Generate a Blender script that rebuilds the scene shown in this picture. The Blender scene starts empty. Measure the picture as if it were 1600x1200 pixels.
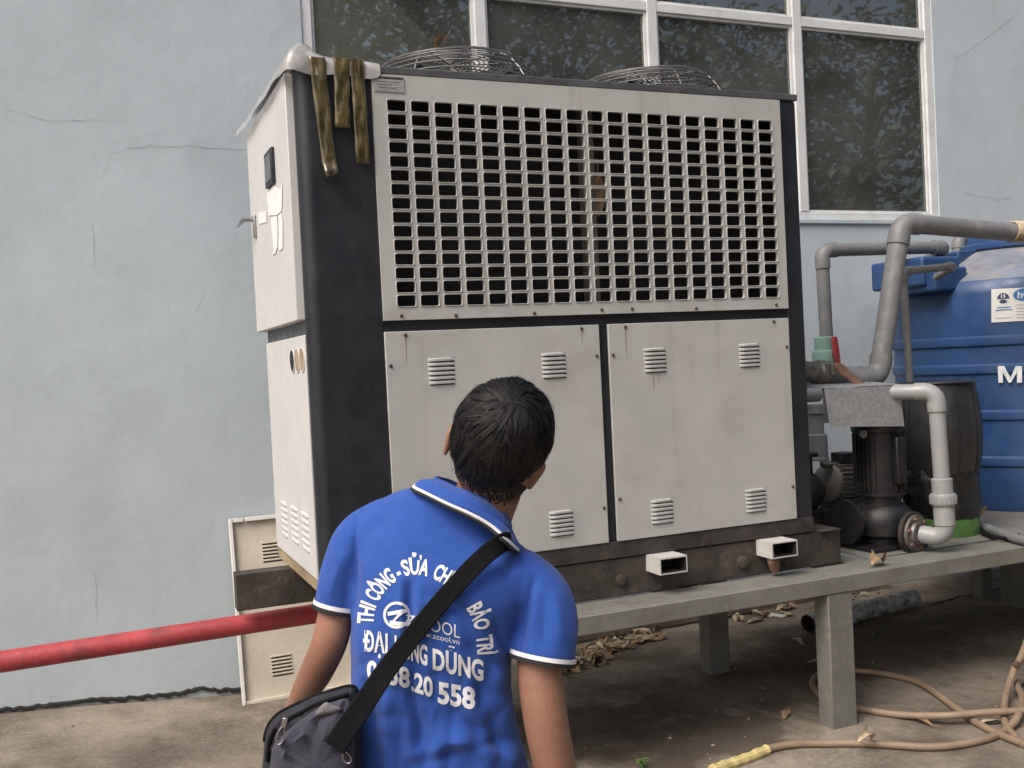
import bpy, bmesh, math, random
import numpy as np
from mathutils import Vector, Matrix, noise
from mathutils.bvhtree import BVHTree
random.seed(7); rng = np.random.default_rng(7)
R = math.radians
sc = bpy.context.scene
COL = sc.collection

# ---------------------------------------------------------------- camera
FPX = 1585.763                                    # focal length in photo pixels (1600 wide)
CP = Vector((-0.79419, -3.92028, 1.74828))
CR = Vector((0.92159921, -0.38496845, -0.0495398))
CU = Vector((0.05376685, 0.00021650, 0.99855349))
CF = Vector((0.38440086, 0.92292971, -0.02089807))
cd = bpy.data.cameras.new('camera'); cam = bpy.data.objects.new('camera', cd); COL.objects.link(cam)
cd.sensor_width = 36; cd.lens = FPX / 1600 * 36; cd.clip_start = .05; cd.clip_end = 500
m = Matrix((CR, CU, -CF)).transposed().to_4x4(); m.translation = CP
cam.matrix_world = m
sc.camera = cam

# ---------------------------------------------------------------- sky, sun, exposure
SUN_FROM = Vector((-0.58, -0.27, 0.80)).normalized()
w = bpy.data.worlds.new('World'); sc.world = w; w.use_nodes = True
nt = w.node_tree
sky = nt.nodes.new('ShaderNodeTexSky'); sky.sky_type = 'NISHITA'; sky.sun_disc = False
sky.sun_elevation = math.asin(SUN_FROM.z); sky.sun_rotation = math.atan2(SUN_FROM.x, SUN_FROM.y)
sky.air_density = 1.0; sky.dust_density = 6.5; sky.ozone_density = 1.0
bg = nt.nodes['Background']; bg.inputs[1].default_value = 0.105
nt.links.new(sky.outputs[0], bg.inputs[0])
sl = bpy.data.lights.new('sun', 'SUN'); so = bpy.data.objects.new('sun', sl); COL.objects.link(so)
sl.energy = 1.5; sl.angle = R(35); sl.color = (1.0, 0.98, 0.95)
so.rotation_euler = SUN_FROM.to_track_quat('Z', 'Y').to_euler()
sc.view_settings.view_transform = 'Standard'; sc.view_settings.look = 'None'
sc.view_settings.exposure = 0.70; sc.view_settings.gamma = 1.0
sc.view_settings.use_curve_mapping = False
sc.cycles.max_bounces = 8; sc.cycles.transparent_max_bounces = 16

# ---------------------------------------------------------------- helpers
def ray(x, y): return CF + CR * ((x - 800) / FPX) - CU * ((y - 600) / FPX)
def at(x, y, Y):
    d = ray(x, y); return CP + d * ((Y - CP.y) / d.y)
def atz(x, y, Z):
    d = ray(x, y); return CP + d * ((Z - CP.z) / d.z)
def atx(x, y, X):
    d = ray(x, y); return CP + d * ((X - CP.x) / d.x)

def offset_of(o):
    v = Vector((0, 0, 0))
    while o is not None: v += o.location; o = o.parent
    return v
def thing(name, label, cat, loc, group=None):
    o = bpy.data.objects.new(name, None); COL.objects.link(o); o.empty_display_size = .1
    o.location = loc; tag(o, label, cat, group); return o
def tag(o, label=None, cat=None, group=None, kind=None):
    if label: o['label'] = label
    if cat: o['category'] = cat
    if group: o['group'] = group
    if kind: o['kind'] = kind
    return o

class MB:
    def __init__(s): s.v = []; s.f = []
    def add(s, vs, fs):
        n = len(s.v); s.v += [Vector(p) for p in vs]; s.f += [tuple(i + n for i in q) for q in fs]; return s
    def box(s, x0, x1, y0, y1, z0, z1):
        return s.add([(x0,y0,z0),(x1,y0,z0),(x1,y1,z0),(x0,y1,z0),(x0,y0,z1),(x1,y0,z1),(x1,y1,z1),(x0,y1,z1)],
                     [(0,3,2,1),(4,5,6,7),(0,1,5,4),(1,2,6,5),(2,3,7,6),(3,0,4,7)])
    def obox(s, c, ex, ey, ez):                      # centre and three half vectors
        c, ex, ey, ez = map(Vector, (c, ex, ey, ez))
        P = [c + ex*a + ey*b + ez*d for d in (-1,1) for a,b in ((-1,-1),(1,-1),(1,1),(-1,1))]
        return s.add(P, [(0,3,2,1),(4,5,6,7),(0,1,5,4),(1,2,6,5),(2,3,7,6),(3,0,4,7)])
    def loft(s, rings, cap=True, closed=True):
        n = len(rings[0]); vs = [p for r in rings for p in r]; fs = []
        m_ = n if closed else n - 1
        for i in range(len(rings) - 1):
            for j in range(m_):
                k = (j + 1) % n
                fs.append((i*n+j, i*n+k, (i+1)*n+k, (i+1)*n+j))
        if cap and closed:
            fs.append(tuple(range(n))[::-1]); fs.append(tuple((len(rings)-1)*n + j for j in range(n)))
        return s.add(vs, fs)
    def tube(s, path, r, n=12, cap=True, squash=None):
        path = [Vector(p) for p in path]; rs = r if hasattr(r, '__len__') else [r]*len(path)
        rings = []; up = None
        for i, p in enumerate(path):
            t = (path[min(i+1, len(path)-1)] - path[max(i-1, 0)]).normalized()
            if up is None:
                a = Vector((0,0,1)) if abs(t.z) < .9 else Vector((1,0,0)); up = (a - t*a.dot(t)).normalized()
            else:
                up = (up - t*up.dot(t)).normalized()
            sd = t.cross(up)
            rings.append([p + (sd*math.cos(q) + up*math.sin(q))*rs[i] for q in (2*math.pi*k/n for k in range(n))])
        return s.loft(rings, cap)
    def lathe(s, prof, o, axis=(0,0,1), n=24, cap=True):
        o = Vector(o); ax = Vector(axis).normalized()
        a = Vector((1,0,0)) if abs(ax.x) < .9 else Vector((0,1,0))
        e1 = (a - ax*a.dot(ax)).normalized(); e2 = ax.cross(e1)
        return s.loft([[o + ax*h + (e1*math.cos(q) + e2*math.sin(q))*max(r, 1e-4) for q in (2*math.pi*k/n for k in range(n))] for r, h in prof], cap)
    def prism(s, poly, o, e1, e2, e3):               # poly in (e1,e2), thickness e3
        o, e1, e2, e3 = map(Vector, (o, e1, e2, e3)); n = len(poly)
        a = [o + e1*x + e2*y for x, y in poly]
        return s.add(a + [p + e3 for p in a], [tuple(range(n))[::-1], tuple(range(n, 2*n))] + [(i,(i+1)%n,(i+1)%n+n,i+n) for i in range(n)])
    def build(s, name, mat, parent=None, smooth=35, bevel=0, seg=2):
        off = offset_of(parent)
        me = bpy.data.meshes.new(name); me.from_pydata([p - off for p in s.v], [], s.f)
        bm = bmesh.new(); bm.from_mesh(me); bmesh.ops.recalc_face_normals(bm, faces=bm.faces); bm.to_mesh(me); bm.free()
        return link(name, me, mat, parent, smooth, bevel, seg)
def link(name, me, mat, parent=None, smooth=35, bevel=0, seg=2):
    me.materials.append(mat)
    if smooth: me.shade_smooth(); me.set_sharp_from_angle(angle=R(smooth))
    o = bpy.data.objects.new(name, me); COL.objects.link(o); o.parent = parent
    if bevel:
        b = o.modifiers.new('bevel', 'BEVEL'); b.width = bevel; b.segments = seg; b.limit_method = 'ANGLE'; b.angle_limit = R(40)
        b.harden_normals = False
    return o
def arc(c, e1, e2, r, a0, a1, n=8):
    c, e1, e2 = Vector(c), Vector(e1), Vector(e2)
    return [c + e1*(r*math.cos(a0+(a1-a0)*k/n)) + e2*(r*math.sin(a0+(a1-a0)*k/n)) for k in range(n+1)]
def elbow(p, d_in, d_out, rad, n=8):
    """centreline of a bend at corner p: comes along d_in, leaves along d_out"""
    p, a, b = Vector(p), Vector(d_in).normalized(), Vector(d_out).normalized()
    th = a.angle(b); tl = rad*math.tan(th/2); s0 = p - a*tl
    ax = a.cross(b).normalized(); cen = s0 + ax.cross(a)*rad
    return [cen + Matrix.Rotation(th*k/n, 3, ax) @ (s0 - cen) for k in range(n+1)]
def fbm(x, y, z=0, s=1.0, o=4):
    return noise.fractal(Vector((x*s, y*s, z*s)), 1.0, 2.0, o)

# ---------------------------------------------------------------- materials
def mat(name, col, rough=.6, metal=0.0, var=.12, scale=6, dirt=None, damt=.4, dscale=3, dlo=.5, dhi=.75, streak=None, samt=.35,
        bump=0.0, bscale=60, spec=.5, trans=None, fine=None, sheen=0):
    M_ = bpy.data.materials.new(name); M_.use_nodes = True
    t = M_.node_tree; N = t.nodes; L = t.links; P = N['Principled BSDF']
    P.inputs['Roughness'].default_value = rough; P.inputs['Metallic'].default_value = metal
    P.inputs['Specular IOR Level'].default_value = spec
    if sheen: P.inputs['Sheen Weight'].default_value = sheen
    tc = N.new('ShaderNodeTexCoord')
    def nz(sc_, det=5, vec=None, rgh=.6):
        n = N.new('ShaderNodeTexNoise'); n.inputs['Scale'].default_value = sc_; n.inputs['Detail'].default_value = det; n.inputs['Roughness'].default_value = rgh
        L.new(vec or tc.outputs['Object'], n.inputs['Vector']); return n.outputs['Fac']
    def ramp(fac, lo, hi, a=0., b=1.):
        r_ = N.new('ShaderNodeMapRange'); r_.inputs['From Min'].default_value = lo; r_.inputs['From Max'].default_value = hi
        r_.inputs['To Min'].default_value = a; r_.inputs['To Max'].default_value = b; r_.interpolation_type = 'SMOOTHSTEP'
        L.new(fac, r_.inputs['Value']); return r_.outputs['Result']
    def mix(fac, a, b):
        x = N.new('ShaderNodeMix'); x.data_type = 'RGBA'
        if hasattr(fac, 'name') or not isinstance(fac, float): L.new(fac, x.inputs[0])
        else: x.inputs[0].default_value = fac
        for i, q in ((6, a), (7, b)):
            if isinstance(q, tuple): x.inputs[i].default_value = (*q, 1)
            else: L.new(q, x.inputs[i])
        return x.outputs[2]
    lo = tuple(c*(1-var) for c in col); hi = tuple(min(1, c*(1+var)) for c in col)
    c = mix(ramp(nz(scale), .3, .7), lo, hi)
    if fine: c = mix(ramp(nz(fine[0], 3), .45, .75, 0, fine[2]), c, fine[1])
    if dirt: c = mix(ramp(nz(dscale, 8, rgh=.7), dlo, dhi, 0, damt), c, dirt)
    if streak:
        mp = N.new('ShaderNodeMapping'); mp.inputs['Scale'].default_value = (1, 1, .06); L.new(tc.outputs['Object'], mp.inputs['Vector'])
        c = mix(ramp(nz(18, 6, mp.outputs['Vector'], .7), .5, .8, 0, samt), c, streak)
    L.new(c, P.inputs['Base Color'])
    r2 = ramp(nz(scale*3), .3, .7, max(0, rough-.1), min(1, rough+.1)); L.new(r2, P.inputs['Roughness'])
    if bump:
        b = N.new('ShaderNodeBump'); b.inputs['Strength'].default_value = bump; b.inputs['Distance'].default_value = .01
        L.new(nz(bscale, 6), b.inputs['Height']); L.new(b.outputs['Normal'], P.inputs['Normal'])
    M_['c'] = 1
    return M_

MT = {}
MT['wall'] = mat('wall_paint', (.475,.535,.565), .8, var=.045, scale=1.1, dirt=(.36,.405,.425), damt=.5, dscale=1.6, dlo=.45, dhi=.75, bump=.35, bscale=7, fine=(2.6,(.52,.58,.61),.35), spec=.25, streak=(.38,.41,.42), samt=.25)
MT['crack'] = mat('crack_line', (.33,.36,.37), .9, var=.3, scale=20)
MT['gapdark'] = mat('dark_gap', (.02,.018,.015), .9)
MT['ground'] = mat('dirty_concrete', (.225,.188,.148), .9, var=.35, scale=1.7, dirt=(.085,.065,.05), damt=.85, dscale=1.1, dlo=.42, dhi=.68, bump=.55, bscale=22, spec=.2, fine=(38,(.33,.295,.25),.55))
MT['kerb'] = mat('kerb_concrete', (.24,.20,.16), .9, var=.25, scale=5, bump=.4, bscale=30, spec=.2)
MT['alu'] = mat('window_aluminium', (.66,.67,.66), .45, var=.06, scale=5, dirt=(.35,.33,.30), damt=.35, dscale=7)
MT['cream'] = mat('front_panel_paint', (.42,.42,.40), .5, var=.06, scale=3, dirt=(.34,.31,.265), damt=.5, dscale=2.4, dlo=.5, dhi=.75, streak=(.28,.245,.20), samt=.42, bump=.22, bscale=2.6, fine=(9,(.46,.45,.43),.35))
MT['white'] = mat('side_panel_paint', (.56,.55,.54), .5, var=.04, scale=3, dirt=(.48,.43,.38), damt=.4, dscale=3, streak=(.46,.39,.31), samt=.35)
MT['navy'] = mat('dark_navy_paint', (.013,.015,.020), .45, var=.25, scale=3, dirt=(.028,.029,.032), damt=.5, dscale=2.5, streak=(.032,.032,.034), samt=.35, bump=.06, bscale=200)
MT['lid'] = mat('lid_grey_paint', (.07,.075,.08), .5, var=.25, scale=5, dirt=(.16,.15,.14), damt=.5, dscale=6)
MT['rustrail'] = mat('grimy_base_rail', (.035,.032,.03), .65, var=.4, scale=8, dirt=(.12,.075,.045), damt=.6, dscale=7, bump=.3, bscale=70)
MT['rustedge'] = mat('yellowed_rusty_edge', (.33,.25,.15), .7, var=.3, scale=14, dirt=(.13,.08,.045), damt=.8, dscale=12, bump=.3, bscale=70)
MT['skid'] = mat('brown_grimy_steel', (.047,.038,.031), .7, var=.4, scale=5, dirt=(.17,.13,.10), damt=.45, dscale=14, dlo=.55, dhi=.7, bump=.4, bscale=40)
MT['table'] = mat('grey_stand_steel', (.155,.152,.135), .6, var=.12, scale=5, dirt=(.10,.085,.065), damt=.6, dscale=4, bump=.1, bscale=60, fine=(30,(.28,.24,.19),.4))
MT['tubew'] = mat('white_tube_paint', (.50,.485,.46), .5, var=.1, scale=9, dirt=(.3,.25,.2), damt=.6, dscale=12)
MT['black'] = mat('black_inside', (.006,.006,.007), .7)
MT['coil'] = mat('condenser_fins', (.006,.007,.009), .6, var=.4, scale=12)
MT['postgrey'] = mat('inner_post', (.15,.13,.11), .6, var=.2, scale=8, streak=(.08,.06,.05), samt=.6)
MT['wire'] = mat('guard_wire', (.22,.21,.20), .45, .7, var=.25, scale=20, dirt=(.12,.09,.06), damt=.5, dscale=20)
MT['screw'] = mat('rusty_screw', (.08,.06,.045), .6, .5, var=.3, scale=60)
MT['sticker'] = mat('faded_plate', (.30,.30,.29), .45, var=.15, scale=25, dirt=(.16,.15,.14), damt=.5, dscale=30)
MT['ink'] = mat('black_ink', (.03,.03,.03), .6)
MT['paper'] = mat('torn_paper', (.74,.73,.72), .7, var=.05, scale=20)
MT['display'] = mat('display_face', (.09,.10,.09), .25, var=.5, scale=25)
MT['chrome'] = mat('chromed_metal', (.38,.37,.36), .3, .9, var=.1)
MT['redpipe'] = mat('red_pipe_paint', (.37,.045,.05), .5, var=.18, scale=6, dirt=(.12,.05,.04), damt=.7, dscale=5, dlo=.48, dhi=.75, bump=.15, bscale=40, fine=(45,(.5,.14,.14),.3))
MT['oldpanel'] = mat('yellowed_panel', (.58,.52,.42), .6, var=.1, scale=4, dirt=(.36,.29,.20), damt=.55, dscale=3, fine=(60,(.42,.36,.28),.4), bump=.08, bscale=90)
MT['pvc'] = mat('grey_pvc', (.165,.168,.170), .5, var=.1, scale=6, dirt=(.33,.32,.30), damt=.4, dscale=12, fine=(40,(.16,.16,.155),.3))
MT['pvcw'] = mat('pale_pvc', (.27,.272,.272), .42, var=.06, scale=6, dirt=(.36,.33,.28), damt=.35, dscale=8)
MT['pvcg'] = mat('green_pvc', (.20,.34,.29), .45, var=.1, scale=9, dirt=(.13,.2,.17), damt=.4, dscale=9)
MT['redh'] = mat('red_handle', (.36,.05,.05), .5, var=.2, scale=20)
MT['rusthandle'] = mat('rusty_handle', (.20,.105,.075), .7, var=.3, scale=20, dirt=(.09,.05,.035), damt=.6, dscale=18)
MT['brass'] = mat('old_brass_valve', (.16,.145,.125), .5, .5, var=.3, scale=20, dirt=(.07,.05,.035), damt=.6, dscale=12)
MT['tank'] = mat('blue_tank_plastic', (.018,.058,.165), .42, var=.15, scale=3, dirt=(.06,.085,.14), damt=.4, dscale=3, streak=(.07,.095,.14), samt=.3, bump=.05, bscale=40)
MT['tanktop'] = mat('dusty_tank_top', (.15,.17,.215), .75, var=.25, scale=5, dirt=(.30,.27,.245), damt=.8, dscale=3, dlo=.4, dhi=.65)
MT['printw'] = mat('white_print', (.68,.70,.72), .6, var=.12, scale=30)
MT['labelw'] = mat('sticker_white', (.70,.69,.66), .5, var=.05, scale=20)
MT['labelb'] = mat('sticker_navy', (.035,.06,.14), .5)
MT['labelc'] = mat('sticker_blue', (.03,.17,.42), .5)
MT['labelg'] = mat('sticker_small_print', (.42,.42,.42), .6)
MT['pump'] = mat('black_pump_paint', (.010,.010,.011), .45, var=.4, scale=9, dirt=(.045,.035,.028), damt=.7, dscale=8, bump=.15, bscale=60)
MT['iron'] = mat('grimy_cast_iron', (.045,.035,.028), .6, .2, var=.4, scale=12, dirt=(.11,.075,.05), damt=.5, dscale=9, bump=.4, bscale=50)
MT['flange'] = mat('flange_steel', (.15,.14,.13), .5, .5, var=.25, scale=20, dirt=(.09,.055,.035), damt=.5, dscale=14)
MT['galv'] = mat('galvanised_sheet', (.33,.34,.35), .5, .35, var=.16, scale=60, dirt=(.40,.39,.37), damt=.4, dscale=40)
MT['silver'] = mat('dusty_grey_motor', (.27,.25,.22), .6, .2, var=.2, scale=9, dirt=(.09,.07,.05), damt=.6, dscale=7)
MT['drum'] = mat('charcoal_plastic', (.020,.020,.021), .38, var=.3, scale=5, dirt=(.07,.07,.07), damt=.4, dscale=3, streak=(.11,.11,.108), samt=.3)
MT['wrap'] = mat('black_plastic_wrap', (.012,.012,.012), .28, var=.3, scale=20, bump=1.0, bscale=22)
MT['green'] = mat('green_pump_paint', (.065,.155,.03), .55, var=.2, scale=12, dirt=(.14,.13,.06), damt=.6, dscale=12)
MT['leafd'] = mat('dead_leaf', (.30,.195,.11), .75, var=.4, scale=18, dirt=(.14,.08,.045), damt=.6, dscale=14)
MT['leafp'] = mat('pale_dead_leaf', (.46,.37,.24), .75, var=.3, scale=18, dirt=(.22,.15,.09), damt=.5, dscale=14)
MT['hose'] = mat('tan_hose', (.235,.165,.11), .55, var=.15, scale=9, dirt=(.17,.12,.085), damt=.6, dscale=7)
MT['ytape'] = mat('yellow_tape_wrap', (.55,.44,.20), .5, var=.2, scale=30, dirt=(.35,.27,.13), damt=.5, dscale=20)
MT['lag'] = mat('silver_lagging', (.58,.57,.55), .4, .3, var=.4, scale=16, dirt=(.08,.065,.05), damt=.8, dscale=9, dlo=.54, dhi=.64, bump=.9, bscale=30)
MT['greenleaf'] = mat('fresh_green_leaf', (.09,.22,.03), .55, var=.3, scale=20)
MT['shirt'] = mat('blue_polo_cloth', (.024,.080,.33), .8, var=.06, scale=9, bump=.3, bscale=420, spec=.25, sheen=.12)
MT['trimw'] = mat('white_trim', (.72,.72,.74), .8)
MT['trimk'] = mat('black_trim', (.012,.012,.014), .8)
MT['skin'] = mat('skin', (.27,.135,.085), .52, var=.1, scale=9, dirt=(.22,.095,.06), damt=.45, dscale=7, bump=.16, bscale=150, spec=.4, fine=(70,(.31,.165,.11),.35))
MT['skin'].node_tree.nodes['Principled BSDF'].inputs['Subsurface Weight'].default_value = .12
MT['skin'].node_tree.nodes['Principled BSDF'].inputs['Subsurface Radius'].default_value = (.012,.005,.003)
MT['hair'] = mat('black_hair', (.009,.008,.008), .5, var=.5, scale=60, spec=.25)
MT['scalp'] = mat('black_hair_base', (.010,.009,.009), .9, spec=.05)
MT['eye'] = mat('eye_white', (.7,.68,.66), .3); MT['iris'] = mat('iris', (.03,.018,.012), .3); MT['lip'] = mat('lips', (.33,.13,.11), .5)
MT['trouser'] = mat('dark_trousers', (.025,.027,.035), .85, var=.15, scale=12)
MT['shoe'] = mat('dark_shoes', (.02,.02,.02), .6)
MT['strap'] = mat('black_webbing', (.008,.008,.009), .9, var=.2, scale=30, bump=.4, bscale=300, spec=.15)
MT['bag'] = mat('faded_navy_canvas', (.036,.036,.055), .85, var=.22, scale=14, dirt=(.06,.058,.072), damt=.5, dscale=8, bump=.35, bscale=200, sheen=.1)
MT['bagd'] = mat('dark_bag_canvas', (.014,.014,.022), .8, var=.3, scale=12, bump=.3, bscale=200)
MT['bagg'] = mat('grey_worn_patch', (.13,.12,.125), .85, var=.2, scale=14, bump=.3, bscale=200)
MT['bark'] = mat('bark', (.10,.075,.05), .9, var=.4, scale=8, bump=.8, bscale=14)
MT['leaf'] = mat('tree_leaf', (.045,.085,.025), .5, var=.45, scale=2)
MT['steelcol'] = mat('pale_blue_steel', (.34,.41,.44), .6, var=.1, scale=4)
MT['ceil'] = mat('beige_roof_sheet', (.62,.58,.47), .7, var=.15, scale=3)
MT['inwall'] = mat('inside_wall', (.22,.25,.25), .8, var=.1, scale=2)
MT['net'] = mat('dark_green_net', (.030,.042,.030), .9, var=.4, scale=5, fine=(14,(.06,.085,.05),.5))
MT['lampblack'] = mat('lamp_black', (.015,.015,.015), .5)
MT['hall'] = mat('hall_floor', (.58,.58,.56), .6)

def add_waves(mt, scale, dirv, dist, strength):
    t = mt.node_tree; P = t.nodes['Principled BSDF']
    tc = t.nodes.new('ShaderNodeTexCoord'); wv = t.nodes.new('ShaderNodeTexWave'); wv.bands_direction = dirv
    wv.inputs['Scale'].default_value = scale; wv.inputs['Distortion'].default_value = dist
    b = t.nodes.new('ShaderNodeBump'); b.inputs['Strength'].default_value = strength; b.inputs['Distance'].default_value = .01
    t.links.new(tc.outputs['Object'], wv.inputs['Vector']); t.links.new(wv.outputs['Fac'], b.inputs['Height'])
    t.links.new(b.outputs['Normal'], P.inputs['Normal'])
add_waves(MT['ceil'], 12, 'Y', 0, .6)

def see_through(name, tint, gloss, mixf, col=None, rough=.02, ior=1.5):
    M_ = bpy.data.materials.new(name); M_.use_nodes = True; t = M_.node_tree; N = t.nodes; L = t.links
    for n in list(N):
        if n.type == 'BSDF_PRINCIPLED': N.remove(n)
    tr = N.new('ShaderNodeBsdfTransparent'); tr.inputs[0].default_value = (*tint, 1)
    gl = N.new('ShaderNodeBsdfGlossy'); gl.inputs[0].default_value = (*gloss, 1); gl.inputs['Roughness'].default_value = rough
    fr = N.new('ShaderNodeFresnel'); fr.inputs[0].default_value = ior
    m1 = N.new('ShaderNodeMixShader'); L.new(fr.outputs[0], m1.inputs[0])
    if col:                                         # partly opaque film or dust
        df = N.new('ShaderNodeBsdfDiffuse'); df.inputs[0].default_value = (*col, 1)
        m2 = N.new('ShaderNodeMixShader'); tc = N.new('ShaderNodeTexCoord'); nz = N.new('ShaderNodeTexNoise'); nz.inputs['Scale'].default_value = mixf[2]; nz.inputs['Detail'].default_value = 6
        L.new(tc.outputs['Object'], nz.inputs['Vector'])
        mr = N.new('ShaderNodeMapRange'); mr.inputs['From Min'].default_value = .35; mr.inputs['From Max'].default_value = .7
        mr.inputs['To Min'].default_value = mixf[0]; mr.inputs['To Max'].default_value = mixf[1]
        L.new(nz.outputs['Fac'], mr.inputs['Value']); L.new(mr.outputs[0], m2.inputs[0])
        L.new(tr.outputs[0], m2.inputs[1]); L.new(df.outputs[0], m2.inputs[2]); L.new(m2.outputs[0], m1.inputs[1])
    else: L.new(tr.outputs[0], m1.inputs[1])
    L.new(gl.outputs[0], m1.inputs[2]); L.new(m1.outputs[0], N['Material Output'].inputs[0])
    return M_
MT['glass'] = see_through('dusty_window_glass', (.80,.84,.80), (.95,1,.97), (.12,.26,1.6), (.38,.40,.375), .015, 2.3)
MT['plastic'] = see_through('milky_plastic_sheet', (.85,.85,.83), (1,1,1), (.3,.65,12), (.68,.65,.61), .25, 1.5)
MT['tape'] = see_through('brown_packing_tape', (.55,.40,.15), (1,.95,.8), (.06,.30,14), (.50,.39,.15), .09, 1.8)

# ---------------------------------------------------------------- ground
def ground_h(x, y):
    h = .10*max(0, min(2.5, -.12 - x))*max(0, min(1, (y + 2)/3))
    near = max(0, 1 - (abs(x-1)+abs(y))/14)
    return h + near*(.012*fbm(x, y, 0, .9) + .004*fbm(x, y, 3, 5))
def axis_pts(lo, hi, step, far):
    a = list(np.arange(lo, hi + 1e-6, step)); d = step; p = hi
    while p < far: d *= 1.35; p += d; a.append(p)
    d = step; p = lo
    while p > -far: d *= 1.35; p -= d; a.insert(0, p)
    return a
gx = axis_pts(-3, 7, .06, 180); gy = axis_pts(-4, 2.4, .06, 180)
me = bpy.data.meshes.new('ground')
gv = [(x, y, ground_h(x, y)) for y in gy for x in gx]; nx = len(gx)
me.from_pydata(gv, [], [(j*nx+i, j*nx+i+1, (j+1)*nx+i+1, (j+1)*nx+i) for j in range(len(gy)-1) for i in range(nx-1)])
def stain_shade(mt, spots, colr):
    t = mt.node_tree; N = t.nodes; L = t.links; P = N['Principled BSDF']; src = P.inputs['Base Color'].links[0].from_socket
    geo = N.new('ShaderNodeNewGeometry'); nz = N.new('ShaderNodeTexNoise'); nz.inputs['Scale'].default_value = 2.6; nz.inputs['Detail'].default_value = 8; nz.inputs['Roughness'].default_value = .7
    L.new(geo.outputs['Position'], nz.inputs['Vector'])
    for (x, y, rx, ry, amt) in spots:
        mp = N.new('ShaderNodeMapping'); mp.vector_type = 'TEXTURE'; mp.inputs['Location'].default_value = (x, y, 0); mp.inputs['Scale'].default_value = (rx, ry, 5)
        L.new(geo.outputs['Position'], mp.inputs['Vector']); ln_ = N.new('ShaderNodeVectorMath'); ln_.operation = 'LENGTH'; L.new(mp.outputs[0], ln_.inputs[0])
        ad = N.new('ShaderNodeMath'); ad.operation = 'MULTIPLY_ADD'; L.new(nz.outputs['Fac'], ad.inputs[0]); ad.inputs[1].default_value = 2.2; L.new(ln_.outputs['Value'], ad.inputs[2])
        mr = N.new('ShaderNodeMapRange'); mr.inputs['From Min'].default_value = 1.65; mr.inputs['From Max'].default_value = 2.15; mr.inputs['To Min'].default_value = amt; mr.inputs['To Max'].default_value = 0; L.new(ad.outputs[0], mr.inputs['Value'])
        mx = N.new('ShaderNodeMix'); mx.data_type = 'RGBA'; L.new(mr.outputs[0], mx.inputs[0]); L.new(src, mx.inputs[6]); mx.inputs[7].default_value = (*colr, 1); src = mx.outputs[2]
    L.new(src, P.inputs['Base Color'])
stain_shade(MT['ground'], [(1.75,.05,.75,.40,.75),(2.15,.45,.9,.45,.6),(3.2,.7,1.2,.5,.55),(1.2,.4,.7,.5,.6)], (.045,.034,.026))  # damp stains, also painted darker to deepen the shade under the stand
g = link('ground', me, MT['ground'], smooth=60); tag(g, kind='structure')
WY = 1.80                                            # front plane of the building wall

# ---------------------------------------------------------------- building with its window
bl = thing('factory_building', 'pale blue plastered building wall with large white framed window behind the white cabinet', 'building', (2.7, WY, 0))
X0, X1, Z0, Z1 = .415, 5.085, 2.645, 4.95
b = MB()
ox0, ox1, oz1, th = -14, 16, 7.0, .16
outer = [(ox0,-.3),(ox1,-.3),(ox1,oz1),(ox0,oz1)]; inner = [(X0,Z0),(X1,Z0),(X1,Z1),(X0,Z1)]
for yy in (WY, WY+th):
    b.add([(x,yy,z) for x,z in outer+inner], [(i,(i+1)%4,(i+1)%4+4,i+4) for i in range(4)])
b.add([(x,yy,z) for yy in (WY,WY+th) for x,z in inner], [(i,(i+1)%4,(i+1)%4+4,i+4) for i in range(4)])
b.add([(x,yy,z) for yy in (WY,WY+th) for x,z in outer], [(i,(i+1)%4,(i+1)%4+4,i+4) for i in range(4)])
b.build('wall', MT['wall'], bl, smooth=0)
# frame members: set in the opening, their faces a little behind the wall face
fy0, fy1 = WY+.012, WY+.085
def member(x0, x1, z0, z1, name='window_frame', y0=fy0, y1=fy1): return MB().box(x0,x1,y0,y1,z0,z1).build(name, MT['alu'], bl, bevel=.004)
member(X0+.002, X0+.062, Z0+.002, Z1-.002); member(X1-.062, X1-.002, Z0+.002, Z1-.002)
member(X0+.064, X1-.064, Z0+.002, Z0+.052, y0=fy0+.003); member(X0+.064, X1-.064, Z1-.06, Z1-.002, y0=fy0+.003)
mull = [1.505, 2.705, 3.865]
for x in mull: member(x-.036, x+.036, Z0+.054, Z1-.062, 'mullion')
xs = [X0+.062] + mull + [X1-.062]
for i in range(4):
    a_ = xs[i] + (.0 if i == 0 else .036) + .001; c_ = xs[i+1] - (.0 if i == 3 else .036) - .001
    member(a_, c_, 3.985, 4.045, 'transom', y0=fy0+.004)
    for z0, z1 in ((Z0+.05, 3.987), (4.043, Z1-.058)):
        MB().box(a_+.001, c_-.001, WY+.050, WY+.055, z0, z1).build('window_pane', MT['glass'], bl, smooth=0)
        bead = MB()
        for q in ((a_, a_+.016, z0+.004, z1-.004), (c_-.016, c_, z0+.004, z1-.004), (a_+.017, c_-.017, z0+.004, z0+.018), (a_+.017, c_-.017, z1-.018, z1-.004)):
            bead.box(q[0], q[1], WY+.030, WY+.049, q[2], q[3])
        bead.build('glazing_bead', MT['alu'], bl, smooth=0)
MB().box(X0-.02, X1+.02, WY-.018, WY+.011, Z0-.035, Z0-.001).build('window_sill', MT['wall'], bl, bevel=.006)
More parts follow.
